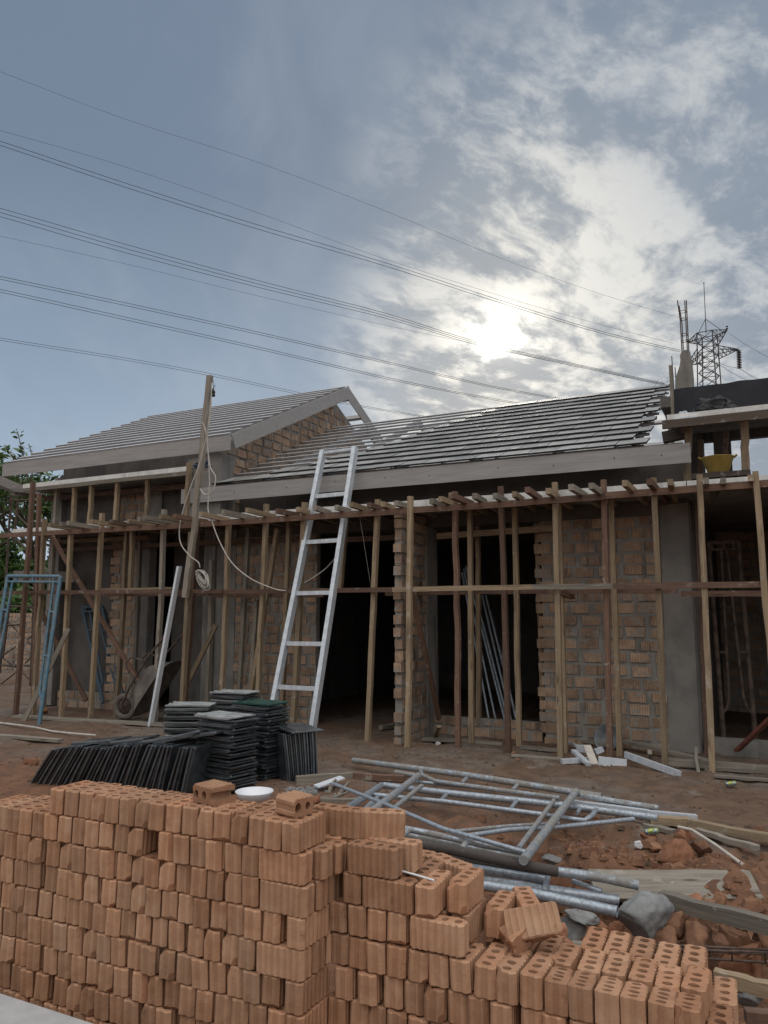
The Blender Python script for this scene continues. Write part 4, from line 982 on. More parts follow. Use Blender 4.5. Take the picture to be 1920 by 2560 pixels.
# ------------------------------------------------------------------ bricks
BW, BD, BZ = .0765, .208, .1075
def brick_mesh(nm, seed, chip=None):
    rng = random.Random(seed); bm = bmesh.new(); hw, hd, hz = BW/2, BD/2, BZ
    def out():
        pts = []; g = .0032; r = .013
        def side(a, b, nrm, grooves):
            a, b, nrm = Vector(a), Vector(b), Vector(nrm); L = (b-a).length; d = (b-a)/L; q = [(a+d*r, 0)]
            for c, wd in grooves:
                for s, k in ((-wd/2-.003, 0), (-wd/2, 1), (wd/2, 1), (wd/2+.003, 0)): q.append((a+d*(c*L+s)-nrm*(g*k), k))
            q.append((b-d*r, 0)); return q
        endg = [(.5, .020)]; sideg = [(c, .010) for c in (.12, .24, .36, .5, .64, .76, .88)]
        cs = [(-hw, -hd), (hw, -hd), (hw, hd), (-hw, hd)]
        pts += side(cs[0], cs[1], (0, -1), endg); pts += side(cs[1], cs[2], (1, 0), sideg)
        pts += side(cs[2], cs[3], (0, 1), endg); pts += side(cs[3], cs[0], (-1, 0), sideg)
        return pts
    O = out(); n = len(O); zs = [0, .005, hz*.33, hz*.66, hz-.005, hz]
    sh = (rng.uniform(-.003, .003), rng.uniform(-.003, .003))
    rings = []
    for i, z in enumerate(zs):
        k = .006 if i in (0, 5) else 0
        ring = []
        for (p, gk) in O:
            q = Vector((p.x, p.y)); q = q-q.normalized()*k
            w = noise.noise(Vector((q.x*22+seed*7, q.y*22, z*22)))*.0022 + noise.noise(Vector((q.x*70, q.y*70+seed*3, z*70)))*.0013
            q = q*(1+w/ max(q.length, .03)); t = z/hz
            ring.append(bm.verts.new((q.x+sh[0]*t, q.y+sh[1]*t, z+(noise.noise(Vector((q.x*30, q.y*30, seed)))*.0022 if i == 5 else 0))))
        rings.append(ring)
    for i in range(5):
        for k in range(n):
            f = bm.faces.new((rings[i][k], rings[i][(k+1) % n], rings[i+1][(k+1) % n], rings[i+1][k]))
            f.material_index = 1 if (O[k][1] and O[(k+1) % n][1]) else 0
    hol = []
    for c in (-.075, -.025, .025, .075):
        c += rng.uniform(-.003, .003); rr = .0165+rng.uniform(-.002, .0015); top = []; dp = []
        for k in range(12):
            a = -2*math.pi*k/12; x, y = rr*1.08*math.cos(a), c+rr*.9*math.sin(a)
            top.append(bm.verts.new((x+sh[0], y+sh[1], hz+noise.noise(Vector((x*30, y*30, seed)))*.002))); dp.append(bm.verts.new((x, y, .0)))
        hol.append((top, dp))
    def loop(vs): 
        es = []
        for k in range(len(vs)):
            e = bm.edges.get((vs[k], vs[(k+1) % len(vs)])) or bm.edges.new((vs[k], vs[(k+1) % len(vs)])); es.append(e)
        return es
    for lvl in (0, 1):
        es = loop(rings[5] if lvl == 0 else rings[0])
        for h in hol: es += loop(h[lvl])
        r = bmesh.ops.triangle_fill(bm, use_beauty=True, use_dissolve=False, edges=es)
        for f in r['geom']:
            if isinstance(f, bmesh.types.BMFace): f.material_index = 2
    for top, dp in hol:
        for k in range(12):
            f = bm.faces.new((top[k], top[(k+1) % 12], dp[(k+1) % 12], dp[k])); f.material_index = 1
    for co, no in (chip or []):
        g = bm.verts[:]+bm.edges[:]+bm.faces[:]
        r = bmesh.ops.bisect_plane(bm, geom=g, plane_co=co, plane_no=no, clear_outer=True)
        es = [e for e in r['geom_cut'] if isinstance(e, bmesh.types.BMEdge)]
        fl = bmesh.ops.triangle_fill(bm, use_beauty=True, use_dissolve=False, edges=es)
        for f in fl['geom']:
            if isinstance(f, bmesh.types.BMFace): f.material_index = 2
    bmesh.ops.recalc_face_normals(bm, faces=bm.faces[:])
    me = bpy.data.meshes.new(nm); bm.to_mesh(me); bm.free()
    for m in ('bk_face', 'bk_groove', 'bk_top'): me.materials.append(M[m])
    return me
cz = BZ
chips = [None, [((BW*.5-.012, -BD/2+.012, cz*.5), (.8, -.6, .05))], [((-BW*.5+.018, -BD/2+.01, cz-.02), (-.5, -.5, .7)), ((BW*.5-.006, -BD/2+.012, .02), (.7, -.6, -.3))], [((BW*.5-.008, -BD/2+.008, cz-.012), (.6, -.5, .55))], [((-BW*.5+.010, -BD/2+.01, cz*.8), (-.75, -.55, .3))], [((0, -BD/2+.004, .012), (.1, -.7, -.7))], [((BW*.5-.012, -BD/2+.006, .014), (.6, -.4, -.6))], None]
BMS = [brick_mesh('clay_brick', s, c) for s, c in enumerate(chips)]
nb = 0; STUFF = []
def brick(u, v, z, rz=0.0, label=None, group=None, rx=0.0, ry=0.0, me=None, rot=None):
    """u, v: centre of the base"""
    global nb
    q_ = Vector((u, v, z+BZ))-CAM; d_ = q_.dot(FWD)      # bricks far below the photo's lower edge are left out
    if 1280-F*q_.dot(Vector((math.sin(PITCH)*math.sin(YAW), -math.sin(PITCH)*math.cos(YAW), math.cos(PITCH))))/d_ > 2660: return None
    o = bpy.data.objects.new('clay_brick', me or random.choice(BMS)); LINK(o); nb += 1
    r = Matrix.Rotation(rz+random.uniform(-.03, .03), 3, 'Z') @ Matrix.Rotation(rx+random.uniform(-.012, .012), 3, 'X') @ Matrix.Rotation(ry+random.uniform(-.02, .02), 3, 'Y') if rot is None else rot
    if random.random() < .5 and rot is None and not rx: r = r @ Matrix.Rotation(math.pi, 3, 'Z')
    o.matrix_world = Matrix.Translation((u, v, z)) @ r.to_4x4()
    return tag(o, label, 'brick', group)
GT, GL = 'bricks of the tall stack', 'bricks of the stepped low stack'
TOP = .735; PT = .1095; FV = 2.50; UR0 = -1.585
for k in range(9):
    z = TOP-PT*k-BZ; nm = 'top' if k == 0 else ORD[k]
    row = []           # (u centre, v centre, rz)
    u = UR0 + random.uniform(-.008, .008) - (.02 if k == 0 else -.012)
    lead = 'long' if k in (1, 2, 4) else 'end'
    if lead == 'long': row.append((u-BD/2, FV+BW/2, math.pi/2, 'side-on corner brick')); e = u-BD-.006
    else: row.append((u-BW/2, FV+BD/2-.004, 0, 'corner brick')); e = u-BW-.005
    umin = -2.94 if k == 0 else -3.42
    while e-BW > umin:
        if random.random() < .06 and k > 0: e -= random.uniform(.012, .03)
        row.append((e-BW/2, FV+BD/2+random.uniform(-.008, .008), 0, 'end-on brick')); e -= BW+random.uniform(.002, .009)
    row.sort(key=lambda r: r[0])
    if k == 0: row = [r for i, r in enumerate(row)]
    for i, (uu, vv, rz, what) in enumerate(row):
        if k == 1 and abs(uu+2.31) < .045: continue      # the dark gap in the second course
        lab = what+', '+ordn(i)+' from the left in the '+nm+' course of the tall stack'
        brick(uu, vv, z, rz, lab, GT)
    # the return side behind the corner: more side-on bricks, their ends facing right
    if lead == 'long':
        for q in range(2):
            brick(u-BD/2+(.035, .05)[q]*(1 if k == 1 else .2), FV+BW*(q+1.5)+.008*(q+1), z, math.pi/2, ORD[q]+' brick behind the corner in the '+nm+' course of the tall stack', GT)
# rear leaf of the tall stack, its top just showing
zt = TOP-BZ
for i, uu in enumerate((-2.72, -2.50, -2.28, -2.06)): brick(uu+.10, FV+.27+.03*(i % 2), zt-.045, math.pi/2, 'brick laid lengthwise behind the top course, '+ORD[i]+' from the left', GT)
brick(-3.30, 2.86, .47, math.pi/2, 'brick laid lengthwise behind the left end of the top course', GT)
brick(-1.84, 2.77, zt-.01, math.pi/2, 'lengthwise brick under the white basin behind the top course', GT)
brick(-1.60, 2.79, zt, math.pi/2+.06, 'lengthwise brick behind the right corner of the top course', GT)
brick(-1.45, 2.845, zt-.008, math.pi/2+.3, 'pale brick end at the rear right of the top course', GT)
for k in (1, 2, 3):
    for i in range(2):
        brick(-1.50-.24*i-.02*k, 2.80, TOP-PT*k-BZ, math.pi/2, 'lengthwise brick, '+ORD[i]+' from the right in the rear leaf, '+ORD[k]+' course', GT)
# two odd bricks lying on top
half = brick_mesh('clay_brick', 21, [((0, -.035, .05), (.15, -1, .1))]); half2 = brick_mesh('clay_brick', 22, [((0, .0, .05), (.05, 1, .05))])
p = P(545, 2010, z=TOP+.0)
# brick on its side: two round holes face the camera, the end is broken off
brick(p.x, p.y+.07, TOP+.036, label='broken brick lying on its side with two holes showing, on the tall stack', group='odd bricks lying on top', me=half,
      rot=Matrix.Rotation(R(78), 3, 'Z') @ Matrix.Rotation(R(-90), 3, 'Y') @ Matrix.Rotation(0, 3, 'X') @ Matrix.Translation((0, 0, -.05)).to_3x3())
p = P(700, 2038, z=TOP)
brick(p.x, p.y+.10, TOP+.038, label='pale half brick lying on its side near the corner of the tall stack', group='odd bricks lying on top', me=half2,
      rot=Matrix.Rotation(R(-14), 3, 'Z') @ Matrix.Rotation(R(90), 3, 'Y') @ Matrix.Rotation(R(0), 3, 'X'))

# low stepped stack
LV = 2.68; T2 = [.635, .525, .415, .300, .190, .080, -.030]
lowrows = {0: [], 1: [], 2: [], 3: [], 4: [], 5: [], 6: []}
E_, L_ = 0.0, math.pi/2
lowrows[0] = [(-1.40, LV+BW/2, L_), (-1.36, LV+.135, L_), (-1.60, LV+.15, E_)]
lowrows[1] = [(-1.485, LV+BD/2, E_), (-1.335, LV+BW/2, L_), (-1.185, LV+BD/2, E_), (-1.43, LV+.22, E_), (-1.345, LV+.21, E_), (-1.262, LV+.215, E_), (-1.095, LV+.19, E_), (-1.21, LV+.33, L_-.5), (-1.40, LV+.37, L_)]
lowrows[2] = [(-1.545+.083*i, LV+BD/2, E_) for i in range(4)] + [(-1.14, LV+BW/2, L_), (-1.09, LV+.10+BD/2, E_), (-1.175, LV+.10+BD/2, E_), (-1.0, LV+.21+BD/2, E_+.04), (-.92, LV+.40, .5)]
row = []; u = -1.58
while u < -.30: row.append((u+BW/2, LV+BD/2+random.uniform(-.006, .006), E_)); u += BW+random.uniform(.004, .009)
lowrows[3] = row
for k in (4, 5, 6):
    r = []; u = -1.55-.03*(k % 2)
    while u < -.24+.05*(k-3): r.append((u+BW/2, LV+BD/2+random.uniform(-.012, .012), E_)); u += BW+random.choice((.004, .006, .010, .022))
    lowrows[k] = r
CN = ['top', 'second', 'third', 'fourth', 'fifth', 'sixth', 'seventh']
for k, r in lowrows.items():
    for i, (uu, vv, rz) in enumerate(sorted(r)):
        o = brick(uu, vv, T2[k]-BZ, rz, ('side-on' if rz == L_ else 'end-on')+' brick, '+ordn(i)+' from the left in the '+CN[k]+' course of the low stack', GL)
        if o and k == 3 and uu > -.74: o.scale = (1, .55, 1); o.location.y = LV+.06
# two loose rows behind the long course, holes up
for j, (vv, zb, tl, sc) in enumerate([(LV+.222, T2[3]-BZ+.004, R(2.5), .80), (LV+.385, T2[3]-BZ+.014, R(7), .80)]):
    u = -1.02 if j == 0 else -.70; i = 0
    while u < -.27:
        lo = u < -.78
        o = brick(u+BW/2, vv+random.uniform(-.012, .012)+(.11 if lo else 0), zb+random.uniform(-.005, .005)-(.02 if lo else 0), random.uniform(-.05, .05), 'hole-side-up brick, '+ordn(i)+' from the left in the '+('middle' if j == 0 else 'rear')+' row of the low stack', GL, rx=tl)
        o.scale = (1, sc, 1); u += BW+random.uniform(.006, .012); i += 1
for i in range(2): brick(-.228+.004*i, LV+.17+.215*i, T2[4]-BZ+.03, .03, 'brick at the right end of the low stack, '+ORD[i]+' from the front', GL)
# broken bricks thrown on the low stack
bk1 = brick_mesh('clay_brick', 31, [((0, -.045, .05), (.25, -1, .45)), ((.02, 0, .09), (.8, .1, .6))]); bk2 = brick_mesh('clay_brick', 32, [((.0, .085, .05), (-.3, 1, -.2)), ((-.02, -.08, .08), (-.5, -.5, .7))])
p = P(1262, 2345, z=.34); brick(p.x, p.y+.02, .315, label='broken brick with one hole showing, lying at the back of the low stack', group='broken bricks on the low stack', me=bk1, rot=Matrix.Rotation(R(40), 3, 'Z') @ Matrix.Rotation(R(70), 3, 'Y'))
p = P(1328, 2335, z=.36); brick(p.x-.03, p.y+.07, .42, label='large pale broken brick tilted up at the back of the low stack', group='broken bricks on the low stack', me=bk2, rot=(lambda n, a: Matrix((n, a.cross(n), a)).transposed())(Vector((.15, -.80, .58)).normalized(), (lambda n, a: (a-n*a.dot(n)).normalized())(Vector((.15, -.80, .58)).normalized(), Vector((.35, -.45, -.82)))))
# thin white stick left on the bricks
mb = MB(); mb.tube([P(992, 2174, z=.545), P(1040, 2187, z=.545), P(1086, 2201, z=.54)], .004, 6); solo('plastic_strip', mb, M['white'], 'thin white plastic strip lying on the low brick stack', 'strip')
# pale board in the lower left corner
mb = MB(); mb.box((-3.6, 1.55, .0), (-1.6, 2.2, .04)); solo('cement_board', mb, M['foreslab'], 'pale grey cement board in the lower left corner in front of the bricks', 'board')

# ------------------------------------------------------------------ dismantled scaffold on the ground
s3 = lambda x, y: (800+x*.3617, 1850+y*.3617)
s4 = lambda x, y: (1300+x*.3737, 1800+y*.3737)
s8 = lambda x, y: (1320+x*.3617, 2150+y*.3617)
def lying(label, parts_, m):
    pts0 = [P(*p, z=z) for q in parts_ for p, z in q[1]]
    c = sum(pts0, Vector())/len(pts0); c.z = min(p.z for p in pts0)-.02
    t = thing('scaffold', label, 'scaffold frame', c, 'scaffold frames lying on the ground')
    for nm, pl, r, *mm in parts_:
        r *= 1.2
        mb = MB(); mb.tube([P(*p, z=z) for p, z in pl], r, 10 if r > .017 else 8, hollow=(nm == 'leg')); part(t, nm, mb, M[mm[0] if mm else m])
h = .20
lying('dirty scaffold frame on top of the pile on the ground', [
 ('leg', [(s3(230, 140), .07), (s3(1000, 240), .13), (s4(545, 512), .10)], .022),
 ('leg', [(s3(212, 640), .25), (s3(900, 755), .20), (s4(90, 985), .14), (s4(250, 1012), .12)], .024, 'pipedark'),
 ('cross_bar', [(s3(680, 245), .16), (s3(215, 605), .27)], .022), ('cross_bar', [(s4(375, 478), .14), (s4(22, 938), .20)], .022),
 ('inner_bar', [(s3(703, 315), .16), (s3(390, 570), .23)], .014), ('inner_bar', [(s4(225, 540), .13), (s4(-8, 858), .19)], .014),
 ('inner_tube', [(s3(695, 215), .13), (s3(710, 245), .13), (s3(800, 285), .13), (s3(1240, 345), .13), (s3(1655, 400), .12)], .0145),
 ('inner_tube', [(s3(220, 595), .26), (s3(290, 570), .26), (s3(450, 585), .25), (s3(760, 645), .23), (s3(1130, 725), .20), (s3(1420, 778), .18)], .0155),
 ('stub', [(s3(1012, 265), .14), (s3(980, 295), .13)], .013), ('stub', [(s3(1365, 310), .13), (s3(1330, 345), .12)], .013),
 ('stub', [(s3(605, 628), .24), (s3(550, 680), .23)], .015), ('stub', [(s3(1015, 700), .21), (s3(975, 765), .19)], .015)], 'pipedirty')
lying('brighter scaffold frame under the dirty one', [
 ('leg', [(s3(440, 312), .08), (s3(900, 368), .08), (s3(1659, 448), .07), (s4(920, 655), .05)], .022),
 ('leg', [(s3(460, 770), .08), (s3(930, 862), .08), (s3(1560, 965), .06)], .018),
 ('cross_bar', [(s3(425, 312), .09), (s3(118, 520), .16)], .021), ('cross_bar', [(s3(400, 400), .06), (s3(255, 540), .10)], .021),
 ('inner_tube', [(s3(358, 376), .09), (s3(870, 425), .08), (s3(1640, 528), .07), (s4(330, 660), .06), (s4(430, 672), .06), (s4(480, 640), .07), (s4(510, 600), .08)], .015),
 ('inner_tube', [(s3(150, 525), .16), (s3(275, 540), .15)], .014),
 ('stub', [(s3(885, 362), .08), (s3(840, 415), .08)], .013), ('stub', [(s3(1360, 420), .08), (s3(1315, 480), .07)], .013), ('stub', [(s4(400, 595), .07), (s4(380, 625), .07)], .012)], 'pipe')
lying('lowest scaffold frame next to the brick stack', [
 ('leg', [(s3(935, 935), .02), (s3(1400, 1010), .02), (s4(660, 1205), -.02)], .023),
 ('leg', [(s3(915, 970), .05), (s3(1400, 1045), .04), (s4(650, 1282), .02)], .023),
 ('inner_tube', [(s3(955, 862), .06), (s3(1250, 905), .06), (s3(1500, 945), .05), (s3(1555, 975), .05), (s3(1560, 1010), .04), (s3(1540, 1060), .03)], .0145),
 ('inner_bar', [(s3(975, 845), .07), (s3(915, 925), .06)], .015), ('inner_bar', [(s3(1575, 950), .05), (s3(1545, 1050), .04)], .014)], 'pipe')
lying('dark crusted frame half hidden below the pile', [
 ('leg', [(s3(460, 735), .12), (s3(1000, 830), .10), (s3(1480, 905), .08)], .02, 'pipedark'),
 ('inner_tube', [(s3(265, 605), .20), (s3(600, 660), .18), (s3(1050, 745), .15), (s3(1400, 820), .12)], .016),
 ('stub', [(s3(660, 670), .17), (s3(610, 690), .15)], .014), ('leg', [(s3(1080, 740), .14), (s3(1400, 815), .12)], .014)], 'pipedirty')
TB = 'loose steel tubes by the scaffold pile'
def tube1(px, r, m, lab, name='steel_tube', hol=True):
    mb = MB(); mb.tube([P(*p, z=z) for p, z in px], r, 10, hollow=hol); solo(name, mb, M[m], lab, 'steel tube', TB)
tube1([(s4(250, 1012), .11), (s4(530, 1050), .09), (s4(790, 1105), .06)], .025, 'pipedirty', 'open-ended grey tube above the plank at the right of the pile')
tube1([(s4(400, 500), .11), (s4(640, 545), .08), (s4(925, 590), .06)], .023, 'pipedirty', 'tube with a blackened end at the far right of the pile')
tube1([(s3(520, 222), .06), (s3(660, 245), .06)], .02, 'pipedirty', 'short dark tube under the top frame')
tube1([(s3(640, 285), .11), (s3(1200, 340), .10), (s3(1640, 400), .08)], .013, 'pipe', 'thin grey tube under the upper edge of the pile')
tube1([(s3(1000, 665), .10), (s3(1300, 620), .09), (s3(1655, 600), .06), (s4(760, 662), .05)], .016, 'pipe', 'thin tube crossing low over the dug clay')
tube1([(s3(900, 635), .12), (s3(1300, 595), .08), (s3(1650, 575), .06)], .013, 'pipedirty', 'second thin tube crossing low over the dug clay')
tube1([(s4(350, 1075), .05), (s4(545, 1145), .02)], .014, 'pipe', 'short tube with a flattened eye near the grey rock')
mb = MB()
pts = [P(*s3(100, 305), z=.24), P(*s3(460, 445), z=.25), P(*s3(850, 612), z=.26), P(*s3(1420, 775), z=.22)]
mb.tube(pts, .0135, 8); d = (pts[0]-pts[1]).normalized(); mb.beam(pts[0]-d*.03, pts[0]+d*.05, .034, .008)
solo('cross_brace', mb, M['pipe'], 'diagonal cross brace with a flattened end lying over the frames', 'cross brace')
# aluminium section and timber at the right end of the pile
stick('metal_channel', P(*s4(330, 545), z=.06), P(*s4(860, 615), z=.04), .05, .03, M['galv'], 'grey metal channel lying beside the bright tube', 'metal channel', n=1, bend=0, j=0)
stick('metal_channel', P(*s4(850, 615), z=.06), P(*s4(1182, 645), z=.04), .045, .025, M['galv'], 'bright metal channel over the timber block', 'metal channel', n=1, bend=0, j=0)
WD = 'timbers lying in the dirt'
def timber(a, b, za, zb, w, hh, m, lab, name='timber_plank', up=(0, 0, 1)): stick(name, P(*a, z=za), P(*b, z=zb), w, hh, M[m], lab, 'plank', WD, n=6, bend=.01, up=up)
timber(s4(870, 665), s4(1132, 680), .03, .03, .08, .05, 'tan', 'short tan timber block under the metal channel')
timber(s4(1135, 685), s4(1720, 795), .03, .03, .06, .05, 'tan', 'long tan timber running out at the right edge')
timber(s4(1180, 735), s4(1590, 855), .0, .0, .05, .03, 'grey', 'thin grey lath below the long tan timber')
timber(s4(830, 700), s4(1030, 748), .0, -.01, .06, .03, 'grey', 'short grey board at the end of the scaffold tubes')
timber(s4(480, 1100), s4(1575, 1105), -.04, -.06, .19, .03, 'grey', 'wide grey plank lying right of the scaffold pile', up=(0, -.62, .78))
timber(s4(942, 1190), s4(1690, 1385), -.02, -.02, .06, .075, 'grey', 'squared grey timber running into the right edge')
timber((880, 1938), (1010, 1946), .04, .04, .06, .05, 'brown', 'brown timber behind the far scaffold tubes')
timber((880, 1942), (740, 1952), .03, .03, .05, .08, 'grey', 'grey timber end left of the far scaffold tubes')
timber((770, 2003), (905, 2003), .0, .0, .06, .05, 'grey', 'dark timber just behind the bricks at centre')
timber((-40, 1836), (152, 1851), .02, .02, .10, .03, 'grey', 'long board lying across the ground at far left')
timber((40, 1790), (420, 1812), .02, .02, .16, .03, 'grey', 'pale board laid along the feet of the left props')
timber(r7(185, 1650), r7(470, 1660), .04, .04, .12, .03, 'grey', 'grey board on the ground between wing wall and props')
timber(r7(520, 1660), r7(850, 1690), .015, .015, .06, .03, 'grey', 'thin board in front of the window sill')
timber(r7(1000, 1715), r7(1330, 1745), .02, .02, .08, .03, 'grey', 'grey board before the ragged brick edge')
timber(r7(930, 1785), r7(1330, 1815), .015, .015, .06, .02, 'grey', 'half buried board at the feet of the front props')
timber(r7(290, 1640), r7(325, 1545), .04, .22, .05, .03, 'tan', 'short stick propped against the window sill')
timber(r8(490, 1600), r8(1170, 1760), .10, .05, .09, .03, 'grey', 'upper grey plank along the foot of the right wall')
timber(r8(860, 1765), r8(1700, 1830), .06, .04, .06, .07, 'grey', 'long grey timber at the foot of the right doorway')
timber(r8(1150, 1820), r8(1700, 1850), .02, .02, .05, .03, 'grey', 'lower thin timber at the foot of the right doorway')
timber(r8(1230, 1880), r8(1700, 1915), .015, .015, .07, .02, 'grey', 'flat board half buried near the drink can')
timber(r8(1085, 1660), r8(1105, 1870), .20, -.02, .03, .05, 'grey', 'pale wooden stake left of the pale prop')
timber(r8(715, 1690), r8(715, 1775), .13, .0, .04, .05, 'grey', 'short grey stake above the metal strip')
timber(r8(180, 1600), r8(420, 1640), .05, .05, .05, .03, 'grey', 'thin stick behind the metal offcuts')
timber(r6(600, 1085), r6(735, 1180), .16, .02, .09, .02, 'grey', 'short board tilted at the ladder foot')
timber(r6(1170, 1215), r6(1290, 1195), .05, .05, .06, .05, 'grey', 'timber offcut on the floor of the dark doorway')
timber(s8(1290, 800), s8(1720, 905), -.10, -.10, .05, .06, 'tan', 'yellowish timber at the right behind the low brick stack')
timber(s8(1500, 1075), s8(1720, 1095), -.12, -.12, .05, .05, 'brown', 'dark timber at the right edge beside the low brick stack')
timber(s8(820, 690), s8(300, 610), -.02, -.02, .06, .05, 'grey', 'mossy grey timber just behind the low brick stack')
mb = MB(); mb.tube([P(*s4(1060, 715), z=.05), P(*s4(1150, 735), z=.06), P(*s4(1300, 830), z=.04), P(*s4(1490, 968), z=.03)], .011, 8); solo('plastic_pipe', mb, M['pvc'], 'bent pale plastic pipe lying on the spoil at the right', 'pipe')

# ------------------------------------------------------------------ stones, clods, broken brick
def lump(px, z, size, m, label, cat, name, group=None, seed=0, squash=.75, lift=.0, boxy=False):
    rng = random.Random(seed*13+5); bm = bmesh.new(); bmesh.ops.create_icosphere(bm, subdivisions=4, radius=1)
    c = P(*px, z=z); sx, sy, sz = size, size*rng.uniform(.7, 1.0), size*squash
    planes = [(Vector((rng.uniform(-1, 1), rng.uniform(-1, 1), rng.uniform(-.6, 1))).normalized(), rng.uniform(.50, .82)) for _ in range(9)]
    for v in bm.verts:
        p = v.co.copy()
        if boxy: p = Vector([max(-.72, min(.72, q*1.25)) for q in p])
        for n, d in planes:
            e = p.dot(n)-d
            if e > 0: p -= n*e*.92
        p *= 1+.13*noise.noise(v.co*2.3+Vector((seed, 0, 0)))+.07*noise.noise(v.co*6+Vector((seed, 3, 0)))+.035*noise.noise(v.co*15+Vector((seed, 3, 0)))
        v.co = Vector((p.x*sx, p.y*sy, p.z*sz))
    bmesh.ops.rotate(bm, verts=bm.verts[:], matrix=Matrix.Rotation(rng.uniform(0, 6), 3, 'Z') @ Matrix.Rotation(rng.uniform(-.3, .3), 3, 'X'))
    me = bpy.data.meshes.new(name); bm.to_mesh(me); bm.free(); me.materials.append(M[m]); me.polygons.foreach_set('use_smooth', [True]*len(me.polygons))
    o = bpy.data.objects.new(name, me); LINK(o); o.location = (c.x, c.y, c.z+lift); return tag(o, label, cat, group)
lump(s8(800, 385), -.06, .175, 'rock', 'big smooth grey rock in the hollow right of the scaffold tubes', 'rock', 'rock', None, 3, .68)
lump(s8(380, 385), -.08, .10, 'rock', 'flat pale grey stone below the scaffold tubes', 'rock', 'rock', None, 5, .35)
lump(s8(280, 480), -.16, .10, 'rock', 'brownish grey stone behind the broken bricks', 'rock', 'rock', None, 8, .8)
lump(s8(665, 555), -.10, .055, 'shard', 'small pale stone in front of the big grey rock', 'stone', 'stone', None, 9, .6)
lump(s8(480, 490), -.17, .075, 'shard', 'red brick lump under the scaffold tubes, left of the rock', 'broken brick', 'broken_brick', None, 11, .9, boxy=True)
lump(s8(610, 480), -.17, .065, 'shard', 'reddish brown lump wedged against the big rock', 'broken brick', 'broken_brick', None, 12, .9, boxy=True)
lump(s8(950, 520), -.14, .085, 'clod', 'rounded orange lump right below the big rock', 'clod', 'clay_clod', None, 13, .9)
lump(s8(1010, 430), -.10, .09, 'clod', 'orange clod under the squared timber', 'clod', 'clay_clod', None, 14, .9)
lump(s8(1160, 560), -.16, .12, 'clod', 'purplish clod in front of the squared timber', 'clod', 'clay_clod', None, 15, .8)
lump(s8(1440, 560), -.12, .09, 'clod', 'square orange clod at the right behind the bar cage', 'clod', 'clay_clod', None, 16, .9, boxy=True)
lump(s8(1340, 560), -.12, .045, 'clod', 'small orange clod left of the square one', 'clod', 'clay_clod', None, 17, .8)
lump(s8(1600, 545), -.12, .07, 'clod', 'orange clod at the right edge behind the bar cage', 'clod', 'clay_clod', None, 18, .8)
lump(s8(1330, 285), -.04, .042, 'clod', 'upright orange clod in front of the wide plank', 'clod', 'clay_clod', None, 19, 1.1)
lump(s8(1150, 265), -.05, .045, 'shard', 'small brick shard in front of the wide plank', 'broken brick', 'broken_brick', None, 20, .7)
lump(s8(1255, 305), -.05, .04, 'clod', 'small clod beside the upright orange one', 'clod', 'clay_clod', None, 21, .7)
lump(s8(1460, 700), -.20, .12, 'shard', 'pale brick block standing behind the bar cage', 'broken brick', 'broken_brick', None, 22, 1.0, boxy=True)
lump(s8(1620, 620), -.16, .07, 'clod', 'reddish lump at the right edge', 'clod', 'clay_clod', None, 23, .9)
lump(s8(1540, 950), -.16, .07, 'rock', 'stone at the right edge below the yellowish timber', 'rock', 'rock', None, 24, .8)
lump(s8(240, 620), .22, .07, 'shard', 'pale wedge of broken brick on the low stack', 'broken brick', 'broken_brick', None, 25, .8)
lump(s8(225, 520), .16, .05, 'shard', 'pale brick shard leaning on the large broken brick', 'broken brick', 'broken_brick', None, 26, 1.1)
lump(s8(-60, 320), -.12, .12, 'clod', 'dark red stump of clay below the scaffold tubes', 'clod', 'clay_clod', None, 27, 1.0, boxy=True)
lump(s4(1030, 890), .02, .12, 'shard', 'large pink brown lump in the spoil hollow', 'clod', 'clay_clod', None, 28, .8)
lump(s4(1215, 845), .05, .075, 'clod', 'rounded tan stone on the spoil heap', 'clod', 'clay_clod', None, 29, .7)
lump(s4(1090, 770), .0, .085, 'shard', 'half brick in the spoil near the timber block', 'broken brick', 'broken_brick', None, 30, .8, boxy=True)
lump(s4(860, 790), -.02, .07, 'shard', 'brick fragment beside the printed can in the hollow', 'broken brick', 'broken_brick', None, 31, .7, boxy=True)
lump(s4(900, 850), -.02, .055, 'clod', 'dark clod in the spoil hollow', 'clod', 'clay_clod', None, 32, .7)
lump(s4(790, 830), -.02, .045, 'paper', 'crumpled pale wrapper in the spoil hollow', 'wrapper', 'paper_wrapper', None, 33, .7)
lump(s4(215, 930), -.02, .06, 'rock', 'dark stone lying inside the scaffold frame', 'stone', 'stone', None, 34, .5)
lump((1030, 1838), .0, .04, 'paper', 'crumpled white paper by the wing wall', 'paper', 'paper_scrap', None, 35, .6) if False else None
lump(r7(315, 1685), .02, .035, 'paper', 'white paper scrap by the wing wall foot', 'paper', 'paper_scrap', None, 36, .6)
lump(s4(1485, 970), .0, .022, 'paper', 'white scrap at the tip of the plastic pipe', 'paper', 'paper_scrap', None, 37, .6)
lump(r7(615, 1665), .01, .03, 'shard', 'lump of mortar at the prop foot', 'stone', 'stone', None, 38, .6)
lump(r7(940, 1765), .01, .035, 'shard', 'upper of two stones at the red brown prop', 'stone', 'stone', None, 39, .6)
lump(r7(975, 1825), .0, .03, 'shard', 'lower of two stones at the red brown prop', 'stone', 'stone', None, 40, .6)
lump(r7(1165, 1740), .01, .035, 'paper', 'pale flake before the ragged brick edge', 'stone', 'stone', None, 41, .35)
lump((790, 2000), .02, .05, 'shard', 'stray brick behind the tall stack', 'broken brick', 'broken_brick', None, 42, .8, boxy=True)
lump((725, 1975), .0, .045, 'rock', 'stone at the foot of the leaning tiles', 'stone', 'stone', None, 43, .7)
